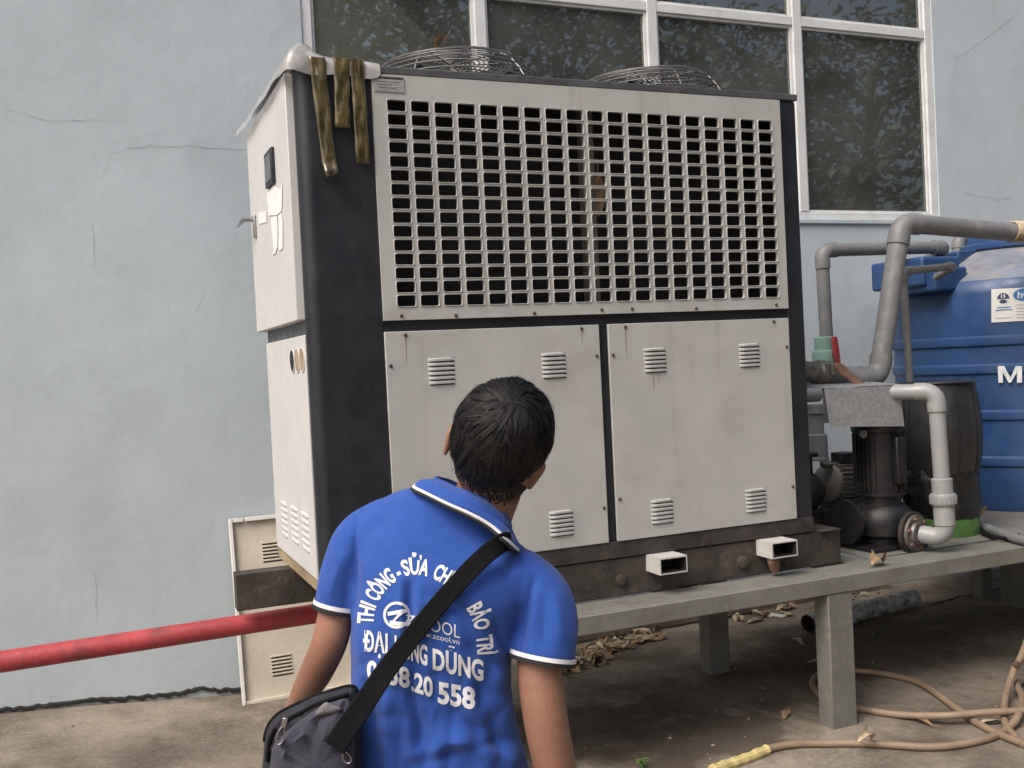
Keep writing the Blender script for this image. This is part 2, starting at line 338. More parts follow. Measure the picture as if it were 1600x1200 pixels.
# hall behind the glass
cz = lambda x: 4.10 + .2*(5.0 - x)
def ceil_strip(xa, xb, ya, yb):
    P = [(xa,ya,cz(xa)),(xb,ya,cz(xb)),(xb,yb,cz(xb)),(xa,yb,cz(xa))]
    MB().add(P+[(x,y,z+.06) for x,y,z in P], [(0,1,2,3),(4,7,6,5),(0,4,5,1),(1,5,6,2),(2,6,7,3),(3,7,4,0)]).build('roof_sheet', MT['ceil'], bl, smooth=0)
ceil_strip(2.6, 5.2, WY+th+.01, 7.6); ceil_strip(-.2, 2.59, WY+th+.01, 7.6); ceil_strip(-4, -.21, WY+th+.01, 11); ceil_strip(-.2, .9, 7.62, 11); ceil_strip(3.9, 5.2, 7.62, 11)  # unseen gap left at the rear to let daylight brighten the hall
MB().box(-4.2, 5.2, 11, 11.15, 3.9, 6.2).build('hall_back_wall', MT['inwall'], bl, smooth=0)  # lower part left out, unseen opening that lets light in
MB().box(-4.2, -4.0, WY+th+.01, 11, 3.6, 6.2).build('hall_side_wall', MT['inwall'], bl, smooth=0)  # also cut away below, out of view, to brighten the interior
MB().box(-4, 5.2, WY+th+.01, 11, .02, .06).build('hall_floor', MT['hall'], bl, smooth=0)
MB().box(5.0, 5.18, WY+th+.002, 2.16, .06, cz(5.18)).build('hall_pillar', MT['steelcol'], bl, smooth=0)
MB().box(5.0, 5.18, 2.165, 10.9, 3.755, 4.08).build('hall_beam', MT['inwall'], bl, smooth=0)
MB().box(5.07, 5.10, 2.165, 10.9, 2.87, 3.75).build('shade_net', MT['net'], bl, smooth=0)
MB().box(5.03, 5.07, 2.165, 10.9, 2.82, 2.86).build('hall_rail', MT['alu'], bl, smooth=0)
MB().box(5.02, 5.12, 2.165, 10.9, .06, 1.0).build('hall_low_wall', MT['inwall'], bl, smooth=0)
for yy in (2.62, 3.6, 4.6, 5.6): MB().box(5.055, 5.07, yy, yy+.02, 1.0, 2.82).build('rail_post', MT['alu'], bl, smooth=0)
p0 = at(872, 50, 3.2); p1 = at(903, 50, 3.2)
MB().box(p0.x, p1.x, 3.2, 3.36, .06, cz(p1.x)).build('hall_column', MT['steelcol'], bl, smooth=0)
p0 = at(1138, 50, 2.9)
MB().tube([(p0.x,2.9,.06),(p0.x,2.9,cz(p0.x))], .022, 10).build('hall_pole', MT['steelcol'], bl)
# painted-over cracks in the plaster
def crack(pts, wd, mt='crack', y=WY-.0025):
    P = [at(px, py, y) for px, py in pts]; fine = []
    for a_, c_ in zip(P, P[1:]):
        n = max(2, int((c_-a_).length/.03))
        for k in range(n): fine.append(a_.lerp(c_, k/n) + Vector((random.uniform(-1,1)*.004, 0, random.uniform(-1,1)*.006)))
    fine.append(P[-1]); top, bot = [], []
    for i, p in enumerate(fine):
        t_ = (fine[min(i+1,len(fine)-1)] - fine[max(i-1,0)]).normalized(); nn = Vector((-t_.z,0,t_.x)); h = .6*wd*(.3+.7*random.random())*min(1, .25+min(i, len(fine)-1-i)/5)
        top.append(p+nn*h); bot.append(p-nn*h)
    n = len(fine)
    return MB().add([(*q[:1],y,q[2]) for q in top+bot] + [(q[0],y+.002,q[2]) for q in top+bot],
        [(i,i+1,n+i+1,n+i) for i in range(n-1)]).build('crack', MT[mt], bl, smooth=0)
crack([(172,238),(205,231),(235,228),(262,230),(290,226),(318,231),(345,230),(370,234),(398,231)], .0032)
crack([(172,238),(166,262),(152,284)], .0022); crack([(140,296),(144,318)], .0022); crack([(138,330),(146,372),(149,418)], .0024)
crack([(0,170),(40,176),(70,187),(130,188),(160,187),(182,191)], .0024)
crack([(319,458),(312,475),(302,494)], .0030); crack([(148,892),(150,930),(151,968)], .0025)
crack([(1490,95),(1540,60),(1590,20)], .003); crack([(1500,300),(1560,312),(1600,306)], .0024)

# rough lip of broken render and the dark gap where wall meets slab
gp = [(-40,1112),(40,1108),(90,1100),(160,1093),(215,1091),(280,1085),(318,1076),(345,1080),(380,1077),(420,1076)]
lip = MB(); path = [at(x, y, WY-.012) for x, y in gp]; fine = []
for a_, c_ in zip(path, path[1:]):
    for k in range(8): fine.append(a_.lerp(c_, k/8) + Vector((0,0,random.uniform(-.006,.006))))
n = len(fine)
lip.add([p+Vector((0,0,.003+.005*random.random()**2)) for p in fine] + [p+Vector((0,0,-.006-.012*random.random()**2)) for p in fine] + [p+Vector((0,.011,.012)) for p in fine],
        [(i,i+1,n+i+1,n+i) for i in range(n-1)] + [(i,i+1,2*n+i+1,2*n+i) for i in range(n-1)])
lip.build('wall_foot_gap', MT['gapdark'], bl, smooth=0)
# low concrete plinth along the wall foot behind the stand
kb = MB(); n = 60; kx = [1.0 + 3.4*k/n for k in range(n+1)]
kb.loft([[Vector((x, WY-.004, 0)), Vector((x, WY-.06-.02*fbm(x,0,1,3), -.02)), Vector((x, WY-.055-.02*fbm(x,0,1,3), .085+.02*fbm(x,0,2,4))), Vector((x, WY-.004, .10+.015*fbm(x,2,2,4)))] for x in kx])
kb.build('wall_plinth', MT['kerb'], bl, smooth=50)
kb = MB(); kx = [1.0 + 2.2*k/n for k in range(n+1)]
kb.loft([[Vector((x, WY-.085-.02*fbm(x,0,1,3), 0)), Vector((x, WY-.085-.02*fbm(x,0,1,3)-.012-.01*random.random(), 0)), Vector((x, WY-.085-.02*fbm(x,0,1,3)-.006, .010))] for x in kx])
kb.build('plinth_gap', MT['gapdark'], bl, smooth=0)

# lamp hanging in the hall
p = at(1107, 78, 2.7)
lp = thing('hanging_lamp', 'dark bell-shaped lamp hanging inside behind the window glass', 'lamp', (p.x, 2.7, p.z-.12))
MB().lathe([(.02,.30),(.055,.29),(.062,.22),(.055,.15),(.025,.12)], lp.location, n=16).build('gear_box', MT['lampblack'], lp)
MB().lathe([(.03,.13),(.05,.11),(.085,.05),(.10,0),(.095,0),(.08,.05),(.045,.105),(.02,.11)], lp.location, n=20).build('lamp_shade', MT['lampblack'], lp)
MB().tube([(p.x,2.7,p.z+.17),(p.x,2.7,cz(p.x))], .006, 6).build('hanging_rod', MT['lampblack'], lp)

# ---------------------------------------------------------------- the chiller cabinet
W, D, ZB, ZT = 2.363, 1.036, .95, 2.95
UL, UM1, UM2, UR = .298, 1.255, 1.299, 2.26
ch = thing('industrial_chiller', 'large white and navy sheet metal cooling cabinet with square-hole grille on its front', 'chiller', (W/2, D/2, .872))
def col_round(x0, x1, y0, y1, z0, z1, r, corner):     # post with one rounded corner (at x0,y0)
    poly = [(x1,y0),(x1,y1),(x0,y1)] + [(x0+r-r*math.cos(a), y0+r-r*math.sin(a)) for a in (math.pi/2*k/7 for k in range(8))]
    return MB().prism(poly, (0,0,z0), (1,0,0), (0,1,0), (0,0,z1-z0))
col_round(0, UL-.003, 0, .06, .878, ZT-.032, .05, 0).build('corner_column', MT['navy'], ch, smooth=40)
MB().box(UR+.003, W, 0, .09, .878, ZT-.032).build('corner_column', MT['navy'], ch, bevel=.012, seg=3)
MB().box(0.012, .05, D-.06, D, .90, ZT-.032).build('rear_column', MT['navy'], ch, bevel=.004)
MB().box(W-.06, W, D-.06, D, .90, ZT-.032).build('rear_column', MT['navy'], ch, bevel=.004)
# lid with a folded rim
MB().box(-.006, W+.008, -.006, D+.01, ZT-.030, ZT).build('lid', MT['lid'], ch, bevel=.004)
# frame rails behind the panels
MB().box(UL-.002, UR+.002, .006, .05, 1.885, 1.955).build('front_rail', MT['navy'], ch, smooth=0)
MB().box(UL-.002, UR+.002, .007, .05, .895, .952).build('front_rail', MT['navy'], ch, smooth=0)
MB().box(UM1-.02, UM2+.02, .008, .05, .953, 1.884).build('centre_post', MT['navy'], ch, smooth=0)
MB().box(UL-.29, W-.002, -.004, .10, .872, .945).build('base_rail', MT['rustrail'], ch, bevel=.004)
MB().box(.004, .09, .102, D, .872, .925).build('side_base_rail', MT['rustedge'], ch, bevel=.003)
MB().box(.011, .05, .0615, D-.061, 1.895, 1.955).build('side_rail', MT['lid'], ch, smooth=0)
MB().box(.10, W-.01, D-.03, D-.01, .90, ZT-.033).build('rear_panel', MT['white'], ch, smooth=0)
MB().box(W-.012, W-.002, .092, D-.062, .90, ZT-.033).build('end_panel', MT['white'], ch, smooth=0); MB().box(W-.10, W-.095, .093, .239, 1.967, ZT-.034).build('shade_liner', MT['black'], ch, smooth=0); MB().box(.062, .068, .062, .239, 1.967, ZT-.034).build('shade_liner', MT['black'], ch, smooth=0)  # black liners added to paint shade behind the grille holes
# interior: dark back and condenser coil
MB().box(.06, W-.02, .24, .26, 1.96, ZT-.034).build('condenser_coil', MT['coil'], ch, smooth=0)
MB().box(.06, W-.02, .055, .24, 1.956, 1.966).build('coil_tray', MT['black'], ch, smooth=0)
MB().box(1.255, 1.315, .075, .115, 1.967, ZT-.034).build('inner_post', MT['postgrey'], ch, smooth=0)

# grille sheet with punched, rimmed holes
gb = MB(); gz0, gz1 = 1.940, 2.915
hx0, hx1, hz0, hz1 = .356, 2.209, 1.994, 2.815; NC, NR = 19, 15; hw, hh = .0775, .0440
px_ = (hx1-hx0-hw)/(NC-1); pz_ = (hz1-hz0-hh)/(NR-1); GY = -.014
def rr(cx, cz_, w_, h_, r, y):
    out = []
    for sx, sz, a0 in ((1,1,0),(-1,1,90),(-1,-1,180),(1,-1,270)):
        for k in range(4):
            a = R(a0+30*k); out.append((cx+sx*(w_/2-r)+r*math.cos(a), y, cz_+sz*(h_/2-r)+r*math.sin(a)))
    return out
mx, mz = (px_-hw)/2, (pz_-hh)/2
for i in range(NC):
    for j in range(NR):
        cx = hx0+hw/2+i*px_; c2 = hz0+hh/2+j*pz_
        oc = [(cx+px_/2,GY,c2+pz_/2),(cx-px_/2,GY,c2+pz_/2),(cx-px_/2,GY,c2-pz_/2),(cx+px_/2,GY,c2-pz_/2)]
        r0 = rr(cx,c2,hw+.007,hh+.007,.010,GY+.0002); r1 = rr(cx,c2,hw+.003,hh+.003,.009,GY-.0042); r2 = rr(cx,c2,hw,hh,.008,GY-.003); r3 = rr(cx,c2,hw,hh,.008,GY+.012)
        fs = []
        for k in range(4):
            b0 = 4+4*k
            for q in range(3): fs.append((k, b0+q, b0+q+1))
            nk = (k+1) % 4; fs.append((k, b0+3, 4+4*nk, nk))
        for ring in range(3):
            for k in range(16):
                a_ = 4+16*ring+k; c_ = 4+16*ring+(k+1)%16; fs.append((a_, a_+16, c_+16, c_))
        gb.add(oc+r0+r1+r2+r3, fs)
gx0, gx1, gzz0, gzz1 = hx0-mx, hx1+mx, hz0-mz, hz1+mz
gb.add([(UL,GY,gz0),(UR,GY,gz0),(UR,GY,gz1),(UL,GY,gz1),(gx0,GY,gzz0),(gx1,GY,gzz0),(gx1,GY,gzz1),(gx0,GY,gzz1)], [(i,(i+1)%4,(i+1)%4+4,i+4) for i in range(4)])
gb.add([(x,y,z) for y in (GY,.004) for x,z in ((UL,gz0),(UR,gz0),(UR,gz1),(UL,gz1))], [(i,(i+1)%4,(i+1)%4+4,i+4) for i in range(4)])
grille = gb.build('front_grille', MT['cream'], ch, smooth=40)

# lower doors with pressed louvres
def louvre_mesh(w_, h_, d):
    b = MB(); n = 7; rings = []
    for k in range(n+1):
        x = -w_/2 + w_*k/n; e = 1 - abs(2*k/n-1)**6
        rings.append([(x, 0, h_/2), (x, -d*e*.9, h_/2-h_*.25), (x, -d*e, -h_*.30), (x, -d*e*.85, -h_/2), (x, .0, -h_/2+.001)])
    b.loft([[Vector(p) for p in r_] for r_ in rings])
    me = bpy.data.meshes.new('louvre'); me.from_pydata(b.v, [], b.f)
    bm = bmesh.new(); bm.from_mesh(me); bmesh.ops.recalc_face_normals(bm, faces=bm.faces); bm.to_mesh(me); bm.free()
    me.shade_smooth(); me.set_sharp_from_angle(angle=R(50)); return me
LV = louvre_mesh(.116, .0135, .009); LV.materials.append(MT['cream'])
slit = MB().box(-.052,.052,-.0006,.0006,-.0022,.0022); 
sm = bpy.data.meshes.new('louvre_slit'); sm.from_pydata(slit.v, [], slit.f); sm.materials.append(MT['black'])
SC = bpy.data.meshes.new('screw'); _b = MB().lathe([(.0075,0),(.0075,-.003),(.005,-.006),(.001,-.0065)], (0,0,0), (0,1,0), 10); SC.from_pydata(_b.v, [], _b.f); SC.shade_smooth(); SC.materials.append(MT['screw'])
def put(me, name, parent, loc, rot=(0,0,0), scale=1.0):
    o = bpy.data.objects.new(name, me); COL.objects.link(o); o.parent = parent
    o.location = Vector(loc) - offset_of(parent); o.rotation_euler = rot
    if scale != 1.0: o.scale = (scale,)*3
    return o
for x0, x1, vents in ((UL, UM1, (.529, 1.032)), (UM2, UR, (1.528, 2.031))):
    d_ = MB().box(x0, x1, -.010, .004, .946, 1.895).build('door_panel', MT['cream'], ch, bevel=.0025)
    for vx in vents:
        for vz in (1.730, 1.057):
            for k in range(6):
                put(LV, 'louvre', d_, (vx, -.010, vz+.046-k*.0185))
                put(sm, 'louvre_slit', d_, (vx, -.0106, vz+.046-k*.0185-.009))
    for sx, sz in ((x0+.018,1.76),(x0+.018,1.13),(x1-.018,1.76),(x1-.018,1.10),(x0+.085,1.88),(x1-.085,1.88)):
        put(SC, 'screw', d_, (sx, -.010, sz))
for sx in (.37, 1.27, 1.42, 2.19): put(SC, 'screw', grille, (sx, -.014, 1.958))
for sx in (.60, .95, 1.75): put(SC, 'screw', grille, (sx, -.014, 1.952))
# faint rust runs below some screws and the vent
RUN = mat('rust_run', (.30,.22,.14), .8, var=.3, scale=30)
def run(x, z, l, w_, par):
    a = [(x-w_,-.0107,z),(x+w_,-.0107,z),(x+w_*.5,-.0107,z-l*.6),(x+w_*.15,-.0107,z-l),(x-w_*.15,-.0107,z-l),(x-w_*.5,-.0107,z-l*.6)]
    MB().add(a, [tuple(range(6))]).build('rust_run', RUN, par, smooth=0)
dp = [o for o in ch.children if o.name.startswith('door_panel')]
run(UL+.085,1.87,.10,.003,dp[0]); run(UM1-.085,1.87,.06,.0025,dp[0]); run(UM2+.085,1.87,.12,.003,dp[1]); run(1.515,1.665,.07,.004,dp[1]); run(1.54,1.665,.05,.003,dp[1])

# rating plate
rp = MB().box(.306, .430, GY-.0035, GY-.0015, 2.845, 2.908).build('rating_plate', MT['sticker'], grille, smooth=0)
MB().box(.310, .426, GY-.0042, GY-.0038, 2.896, 2.904).build('plate_heading', MT['ink'], grille, smooth=0)
for k, (a_, c_) in enumerate(((.0,.9),(.0,.85),(.05,.6),(.0,.9),(.1,.75),(.0,.5))):
    MB().box(.314+.108*a_, .314+.108*c_, GY-.0042, GY-.0038, 2.884-.006*k, 2.8855-.006*k).build('plate_text_line', MT['labelg'] if k%2 else MT['ink'], grille, smooth=0)

# left end: upper door, lower panel
ud = MB().box(-.030, .012, .066, 1.085, 1.955, 2.917).build('upper_side_door', MT['white'], ch, bevel=.004)
lpn = MB().box(-.006, .010, .066, .985, .930, 1.897).build('lower_side_panel', MT['white'], ch, bevel=.003)
dx = -.031
def side(px, py, X=dx): return atx(px, py, X)
a_, c_ = side(417,243), side(431,284)
ys, ye, zs, ze = sorted((a_.y,c_.y)) + sorted((a_.z,c_.z))
MB().box(dx-.014, dx+.001, ys, ye, zs, ze).build('display_bezel', MT['navy'], ud, bevel=.003)
MB().box(dx-.0165, dx-.0145, ys+.018, ye-.018, zs+.02, ze-.02).build('display', MT['display'], ud, smooth=0)
def scrap(pts, parent):
    P = [side(x, y, dx-.0012) for x, y in pts]; n = len(P)
    MB().add(P + [p+Vector((-.0012,0,0)) for p in P], [tuple(range(n)), tuple(range(n,2*n))] + [(i,(i+1)%n,(i+1)%n+n,i+n) for i in range(n)]).build('torn_paper', MT['paper'], parent, smooth=0)
scrap([(417,302),(428,290),(437,296),(441,288),(441,318),(440,330),(433,336),(420,337)], ud)
scrap([(423,340),(433,337),(434,355),(434,385),(430,397),(425,398),(428,390),(425,360)], ud)
scrap([(435,337),(440,332),(442,350),(442,388),(437,392),(435,388),(436,362)], ud)
scrap([(404,332),(416,330),(417,347),(405,350)], ud)
hp = side(399, 343)
hb = MB().box(dx-.012, dx, hp.y-.02, hp.y+.02, hp.z-.085, hp.z+.02).build('handle_plate', MT['chrome'], ud, bevel=.004)
MB().tube([(dx-.01,hp.y,hp.z),(dx-.05,hp.y,hp.z+.002),(dx-.055,hp.y+.05,hp.z-.002),(dx-.06,hp.y+.16,hp.z-.012)], [.012,.012,.011,.005], 8).build('door_handle', MT['chrome'], ud)
for k in range(3):
    hpnt = atx(457+7.6*k, 564-1*k, -.007)
    rg = MB(); rg.lathe([(.052,0),(.052,-.003),(.046,-.0035),(.046,0)], (-.0065, hpnt.y, hpnt.z), (1,0,0), 24, cap=False); rg.build('pipe_knockout_rim', MT['white'], lpn)
    MB().lathe([(.046,-.0022),(.0,-.0022)], (-.0065,hpnt.y,hpnt.z), (1,0,0), 24, cap=False).build('pipe_knockout', MT['black'] if k == 0 else MT['rustedge'], lpn)
LS = louvre_mesh(.15, .0135, .009); LS.materials.append(MT['white'])
for px, py in ((445,812),(461,821),(478,832)):
    q = atx(px, py, -.006)
    for k in range(6): put(LS, 'louvre', lpn, (-.006, q.y, q.z+.075-k*.028), (0,0,-math.pi/2))

# fan guards standing on the lid
def guard(cx, cy, rad, ztop, tagt):
    gr = MB().lathe([(rad*.98,ZT),(rad*.98,2.985),(rad*.95,2.985),(rad*.95,ZT)], (cx,cy,0), n=40, cap=False).build('fan_shroud', MT['lid'], ch)
    wire = MB(); prof = lambda t: ztop - .125*max(0,(t-.62)/.38)**2.2 - .006*t
    for k in range(1, 20):
        t = k/19; r_ = rad*t; z = prof(t); n = 44
        pth = [(cx+r_*math.cos(2*math.pi*i/n), cy+r_*math.sin(2*math.pi*i/n), z + .004*math.sin(3*i*2*math.pi/n+k*.4)) for i in range(n+1)]
        wire.tube(pth, .0029, 5, cap=False)
    for k in range(10):
        a = 2*math.pi*k/10+.2
        wire.tube([(cx+rad*t*math.cos(a), cy+rad*t*math.sin(a), prof(t)-.005) for t in np.linspace(.03,1,14)], .0036, 5)
    gd = wire.build('fan_guard', MT['wire'], gr)
    hub = MB().lathe([(.0,2.97),(.06,2.97),(.06,3.04),(.04,3.06),(0,3.06)], (cx,cy,0), n=20).build('fan_hub', MT['lid'], gr)
    for k in range(5):
        a = 2*math.pi*k/5
        e1 = Vector((math.cos(a),math.sin(a),0)); e2 = Vector((-math.sin(a),math.cos(a),0))
        bl_ = MB(); bl_.loft([[Vector((cx,cy,3.0)) + e1*rr_ + e2*(s_*wd) + Vector((0,0,s_*.03+q*.003)) for s_, q in ((-1,-1),(0,-1.5),(1,-1),(1,1),(0,.5),(-1,1))] for rr_, wd in ((.06,.04),(rad*.5,.07),(rad*.9,.09))])
        bl_.build('fan_blade', MT['black'], gr)
guard(.822, .5, .415, 3.132, 0); guard(1.842, .5, .415, 3.118, 1)

def leaf_mesh(name, l, w_, curl, mt, n=7, seed=0, fold=.25):
    r_ = random.Random(seed); b = MB(); rows = []
    for k in range(n+1):
        t = k/n; ww = w_*math.sin(math.pi*min(1,t*.96+.04))**.8*(1+.15*r_.uniform(-1,1)); z = curl*l*math.sin(t*math.pi*1.1+r_.uniform(-.2,.2)); x = l*(t-.5)*(1-.3*abs(curl))
        rows.append([Vector((x, -ww/2, z+fold*ww*(1+.4*r_.uniform(-1,1)))), Vector((x, -ww/4, z+fold*ww*.3)), Vector((x, 0, z)), Vector((x, ww/4, z+fold*ww*.35)), Vector((x, ww/2, z+fold*ww*(1+.5*r_.uniform(-1,1))))])
    b.loft(rows, closed=False)
    b.tube([rows[0][2]+Vector((-.3*l,0,.01)), rows[0][2], rows[-1][2]], [.0022,.0022,.001], 4)
    me = bpy.data.meshes.new(name); me.from_pydata(b.v, [], b.f); me.shade_smooth(); me.materials.append(mt); return me
def leaf(label, loc, l, w_, curl, rot, mt='leafd', seed=0, group=None, name='dead_leaf', fold=.25):
    o = bpy.data.objects.new(name, leaf_mesh(name, l, w_, curl, MT[mt], seed=seed, fold=fold)); COL.objects.link(o)
    o.location = loc; o.rotation_euler = rot; tag(o, label, 'leaf', group); return o
q = at(690, 80, .22)
leaf('curled pink-brown dead leaf lying on the left fan guard', (q.x, .22, 3.13), .10, .045, .25, (0,.4,1.9), 'leafd', 3)
q = at(937, 300, .03)
leaf('shrivelled brown leaf caught hanging behind the front grille', (q.x, .045, q.z-.01), .20, .05, .1, (.3,1.45,1.2), 'leafd', 5)

# plastic sheet tied over the lid's near left corner
pl = MB(); rows = []
base = [(.335,-.016),(.26,-.018),(.19,-.018),(.12,-.020),(.05,-.022),(-.01,-.024),(-.034,-.012),(-.040,.05),(-.042,.14),(-.044,.26),(-.046,.42),(-.046,.58),(-.046,.74),(-.048,.90),(-.052,1.04),(-.06,1.14)]
for i, (x, y) in enumerate(base):
    k = i/(len(base)-1); cn = math.exp(-((i-5.5)/1.3)**2)
    inx = (.30 if x > 0 else .22); tin = Vector((min(.33,max(.16, x+.1)), max(.14, min(1.0, y)), ZT+.006))
    hang = (.055 if x > -.005 else .045) + .012*math.sin(i*2.1)
    top = Vector((x, y, ZT+.012+.03*cn)); apex = Vector((.06,.06, ZT+.15))
    mid = top.lerp(tin, .45) + Vector((0,0,.012+.02*abs(math.sin(i*1.7)))); mid = mid.lerp(apex, cn*.8)
    rows.append([Vector((x-(.012 if x<0 else 0), y-(.006 if x>0 else 0), ZT-hang)), Vector((x-(.008 if x<0 else 0), y-(.004 if x>0 else 0), ZT-hang*.5)), top, mid, tin])
pl.loft(rows, closed=False)
po = pl.build('plastic_sheet', MT['plastic'], None, smooth=70); tag(po, 'milky plastic sheet draped over the near top corner of the cabinet', 'plastic sheet')
sb = po.modifiers.new('s', 'SUBSURF'); sb.levels = 1; sb.render_levels = 1
# brown packing tape strips
def tape(label, pts, Y, curl=0):
    rows = []; n = 14
    tl, tr_, br, bl2 = [at(x, y, Y) for x, y in pts]
    for k in range(n+1):
        t = k/n; a_ = tl.lerp(bl2, t); c_ = tr_.lerp(br, t); yo = -.004-.005*t*(1+.8*math.sin(k*1.3)) - curl*max(0,t-.88)*.3
        rows.append([a_.lerp(c_, s_) + Vector((0, yo - .003*math.sin(s_*9+k*.9) - .002*random.random(), 0)) for s_ in (0,.2,.4,.6,.8,1)])
    top = [p + Vector((0, .05, ZT+.016-p.z)) for p in rows[0]]; edge = [p + Vector((0,0,ZT+.010-p.z)) for p in rows[0]]
    b = MB().loft([top, edge]+rows, closed=False)
    o = b.build('packing_tape', MT['tape'], None, smooth=50); tag(o, label, 'tape', 'tape strips on the navy column')
    s_ = o.modifiers.new('t', 'SOLIDIFY'); s_.thickness = .0006
tape('longest brown tape strip, slanting down the navy column near its rounded edge', [(482,93),(508,95),(526,274),(506,280)], -.022, 1)
tape('shortest brown tape strip, the middle one on the navy column', [(521,90),(545,92),(546,201),(523,199)], -.024)
tape('brown tape strip on the navy column nearest the grille', [(546,92),(568,94),(577,257),(556,255)], -.022)

# ---------------------------------------------------------------- skids, tubes, stand
def channel(x0, x1, y0, y1, z0, z1, t=.012, mt='skid'):   # C section along x, open to the back
    poly = [(y0,z0),(y1,z0),(y1,z0+t),(y0+t,z0+t),(y0+t,z1-t),(y1,z1-t),(y1,z1),(y0,z1)]
    return MB().prism(poly, (x0,0,0), (0,1,0), (0,0,1), (x1-x0,0,0))
TZ = .70
s1 = thing('steel_skid', 'grimy brown steel channel under the front edge of the cabinet', 'beam', (1.27,.03,TZ+.003), 'skid channels under the cabinet')
channel(.13, 2.52, .004, .085, TZ+.003, .868).build('channel', MT['skid'], s1, bevel=.003)
for x, r_ in ((1.02,.030),(1.31,.026),(1.95,.03)): MB().lathe([(r_,.0),(r_,-.014),(r_*.6,-.018),(0.001,-.018)], (x,.004,.775), (0,1,0), 18).build('rusty_boss', MT['skid'], s1)
dr = MB(); dr.tube([(.985,-.02,.86),(.985,-.025,.80),(.985,-.045,.768)], .012, 10); dr.build('drain_stub', MT['pump'], s1)
s2 = thing('steel_skid', 'grimy brown steel channel whose end sticks out left of the cabinet', 'beam', (1.1,.75,TZ+.003), 'skid channels under the cabinet')
channel(-.238, 2.45, .715, .80, TZ+.003, .868).build('channel', MT['skid'], s2, bevel=.003)
MB().box(-.2379,-.2365,.716,.80,TZ+.004,.867).build('end_cap', MT['skid'], s2, smooth=0)
# bolted foot between cabinet and skid at the right
ft = MB().box(2.385, 2.50, -.03, .20, .869, .875); tag(ft.build('packing_plate', MT['skid'], None, bevel=.002), 'thin steel packing plate on the front skid end right of the cabinet', 'plate')
def rtube(label, x0, x1):
    t_ = .006; z0, z1 = .797, .870; y0, y1 = -.115, .62
    o = thing('rectangular_tube', label, 'tube', ((x0+x1)/2, y0, z0), 'white lifting tubes under the cabinet')
    b = MB()
    for yy in (y0, y1):
        b.add([(x,yy,z) for x,z in ((x0,z0),(x1,z0),(x1,z1),(x0,z1),(x0+t_,z0+t_),(x1-t_,z0+t_),(x1-t_,z1-t_),(x0+t_,z1-t_))], [(i,(i+1)%4,(i+1)%4+4,i+4) for i in range(4)])
    b.add([(x,yy,z) for yy in (y0,y1) for x,z in ((x0,z0),(x1,z0),(x1,z1),(x0,z1))], [(i,(i+1)%4,(i+1)%4+4,i+4) for i in range(4)])
    b.build('tube_wall', MT['tubew'], o, smooth=0); b = MB()
    b.add([(x,yy,z) for yy in (y0,y1) for x,z in ((x0+t_,z0+t_),(x1-t_,z0+t_),(x1-t_,z1-t_),(x0+t_,z1-t_))], [(i,(i+1)%4,(i+1)%4+4,i+4) for i in range(4)])
    b.build('tube_inside', MT['gapdark'], o, smooth=0)  # inner faces coloured near black for the shade inside
    MB().box(x0+t_, x1-t_, .10, .104, z0+t_, z1-t_).build('inner_shade_plate', MT['black'], o, smooth=0)  # added black plate, paints the dark depth of the open tube
rtube('open white rectangular tube end jutting out below the cabinet, the left one', at(1031,882,-.115).x, at(1074,878,-.115).x)
rtube('open white rectangular tube end jutting out below the cabinet, near the stand leg', at(1206,853,-.115).x, at(1246,849,-.115).x)
# hanging rag or strap end below the right tube
hk = MB(); hk.tube([(2.05,-.06,.83),(2.07,-.07,.78),(2.09,-.05,.735),(2.12,-.03,.725)], [.012,.03,.024,.006], 8); o_ = hk.build('rusty_hook', MT['rusthandle'], None); tag(o_, 'rusty hook hanging beside the right white tube', 'hook')

st = thing('steel_stand', 'long grey steel stand carrying the cabinet, pumps and blue tank', 'stand', (2.4,.35,0))
BH = .078
MB().box(.22, 6.3, -.215, -.01, TZ-BH, TZ).build('front_beam', MT['table'], st, bevel=.004)
MB().box(.22, 6.3, .68, .86, TZ-BH, TZ-.002).build('middle_beam', MT['table'], st, bevel=.004)
MB().box(2.56, 6.3, 1.18, 1.30, TZ-BH, TZ-.002).build('rear_beam', MT['table'], st, bevel=.004)
for x in (.24, 1.62, 2.56, 3.3, 4.6):
    MB().box(x, x+.10, -.008, .678, TZ-BH+.003, TZ-.004).build('cross_beam', MT['table'], st, bevel=.003)
for x in (2.62, 3.4, 4.6): MB().box(x, x+.10, .862, 1.178, TZ-BH+.003, TZ-.004).build('cross_beam', MT['table'], st, bevel=.003)
MB().box(2.70, 3.66, .004, .66, TZ-.003, TZ+.005).build('top_plate', MT['table'], st, bevel=.002)
MB().box(3.664, 6.3, .004, 1.29, TZ-.003, TZ+.004).build('top_plate', MT['table'], st, bevel=.002)
MB().box(2.66, 3.66, .664, 1.29, TZ-.003, TZ+.003).build('top_plate', MT['table'], st, bevel=.002)
def leg(cx, cy, w_=.095, d_=.095, z1=TZ-BH):
    MB().box(cx-w_/2, cx+w_/2, cy-d_/2, cy+d_/2, -.03, z1).build('leg', MT['table'], st, bevel=.006)
q = atz(1325,1135,0)
leg(2.325, -.16, .14, .10); leg(2.30, .80, .13, .10); leg(.42,-.13); leg(.42,.78); leg(4.75, .96, .15, .12); leg(4.72,-.12); leg(4.75,1.24,z1=TZ-BH)
# brown shrivelled leaf on the stand top
q = atz(1372, 884, TZ)
leaf('crumpled reddish brown leaf lying on the front beam of the stand', (q.x, q.y, TZ+.012), .13, .07, .2, (.1,0,.4), 'leafd', 11, fold=.45)

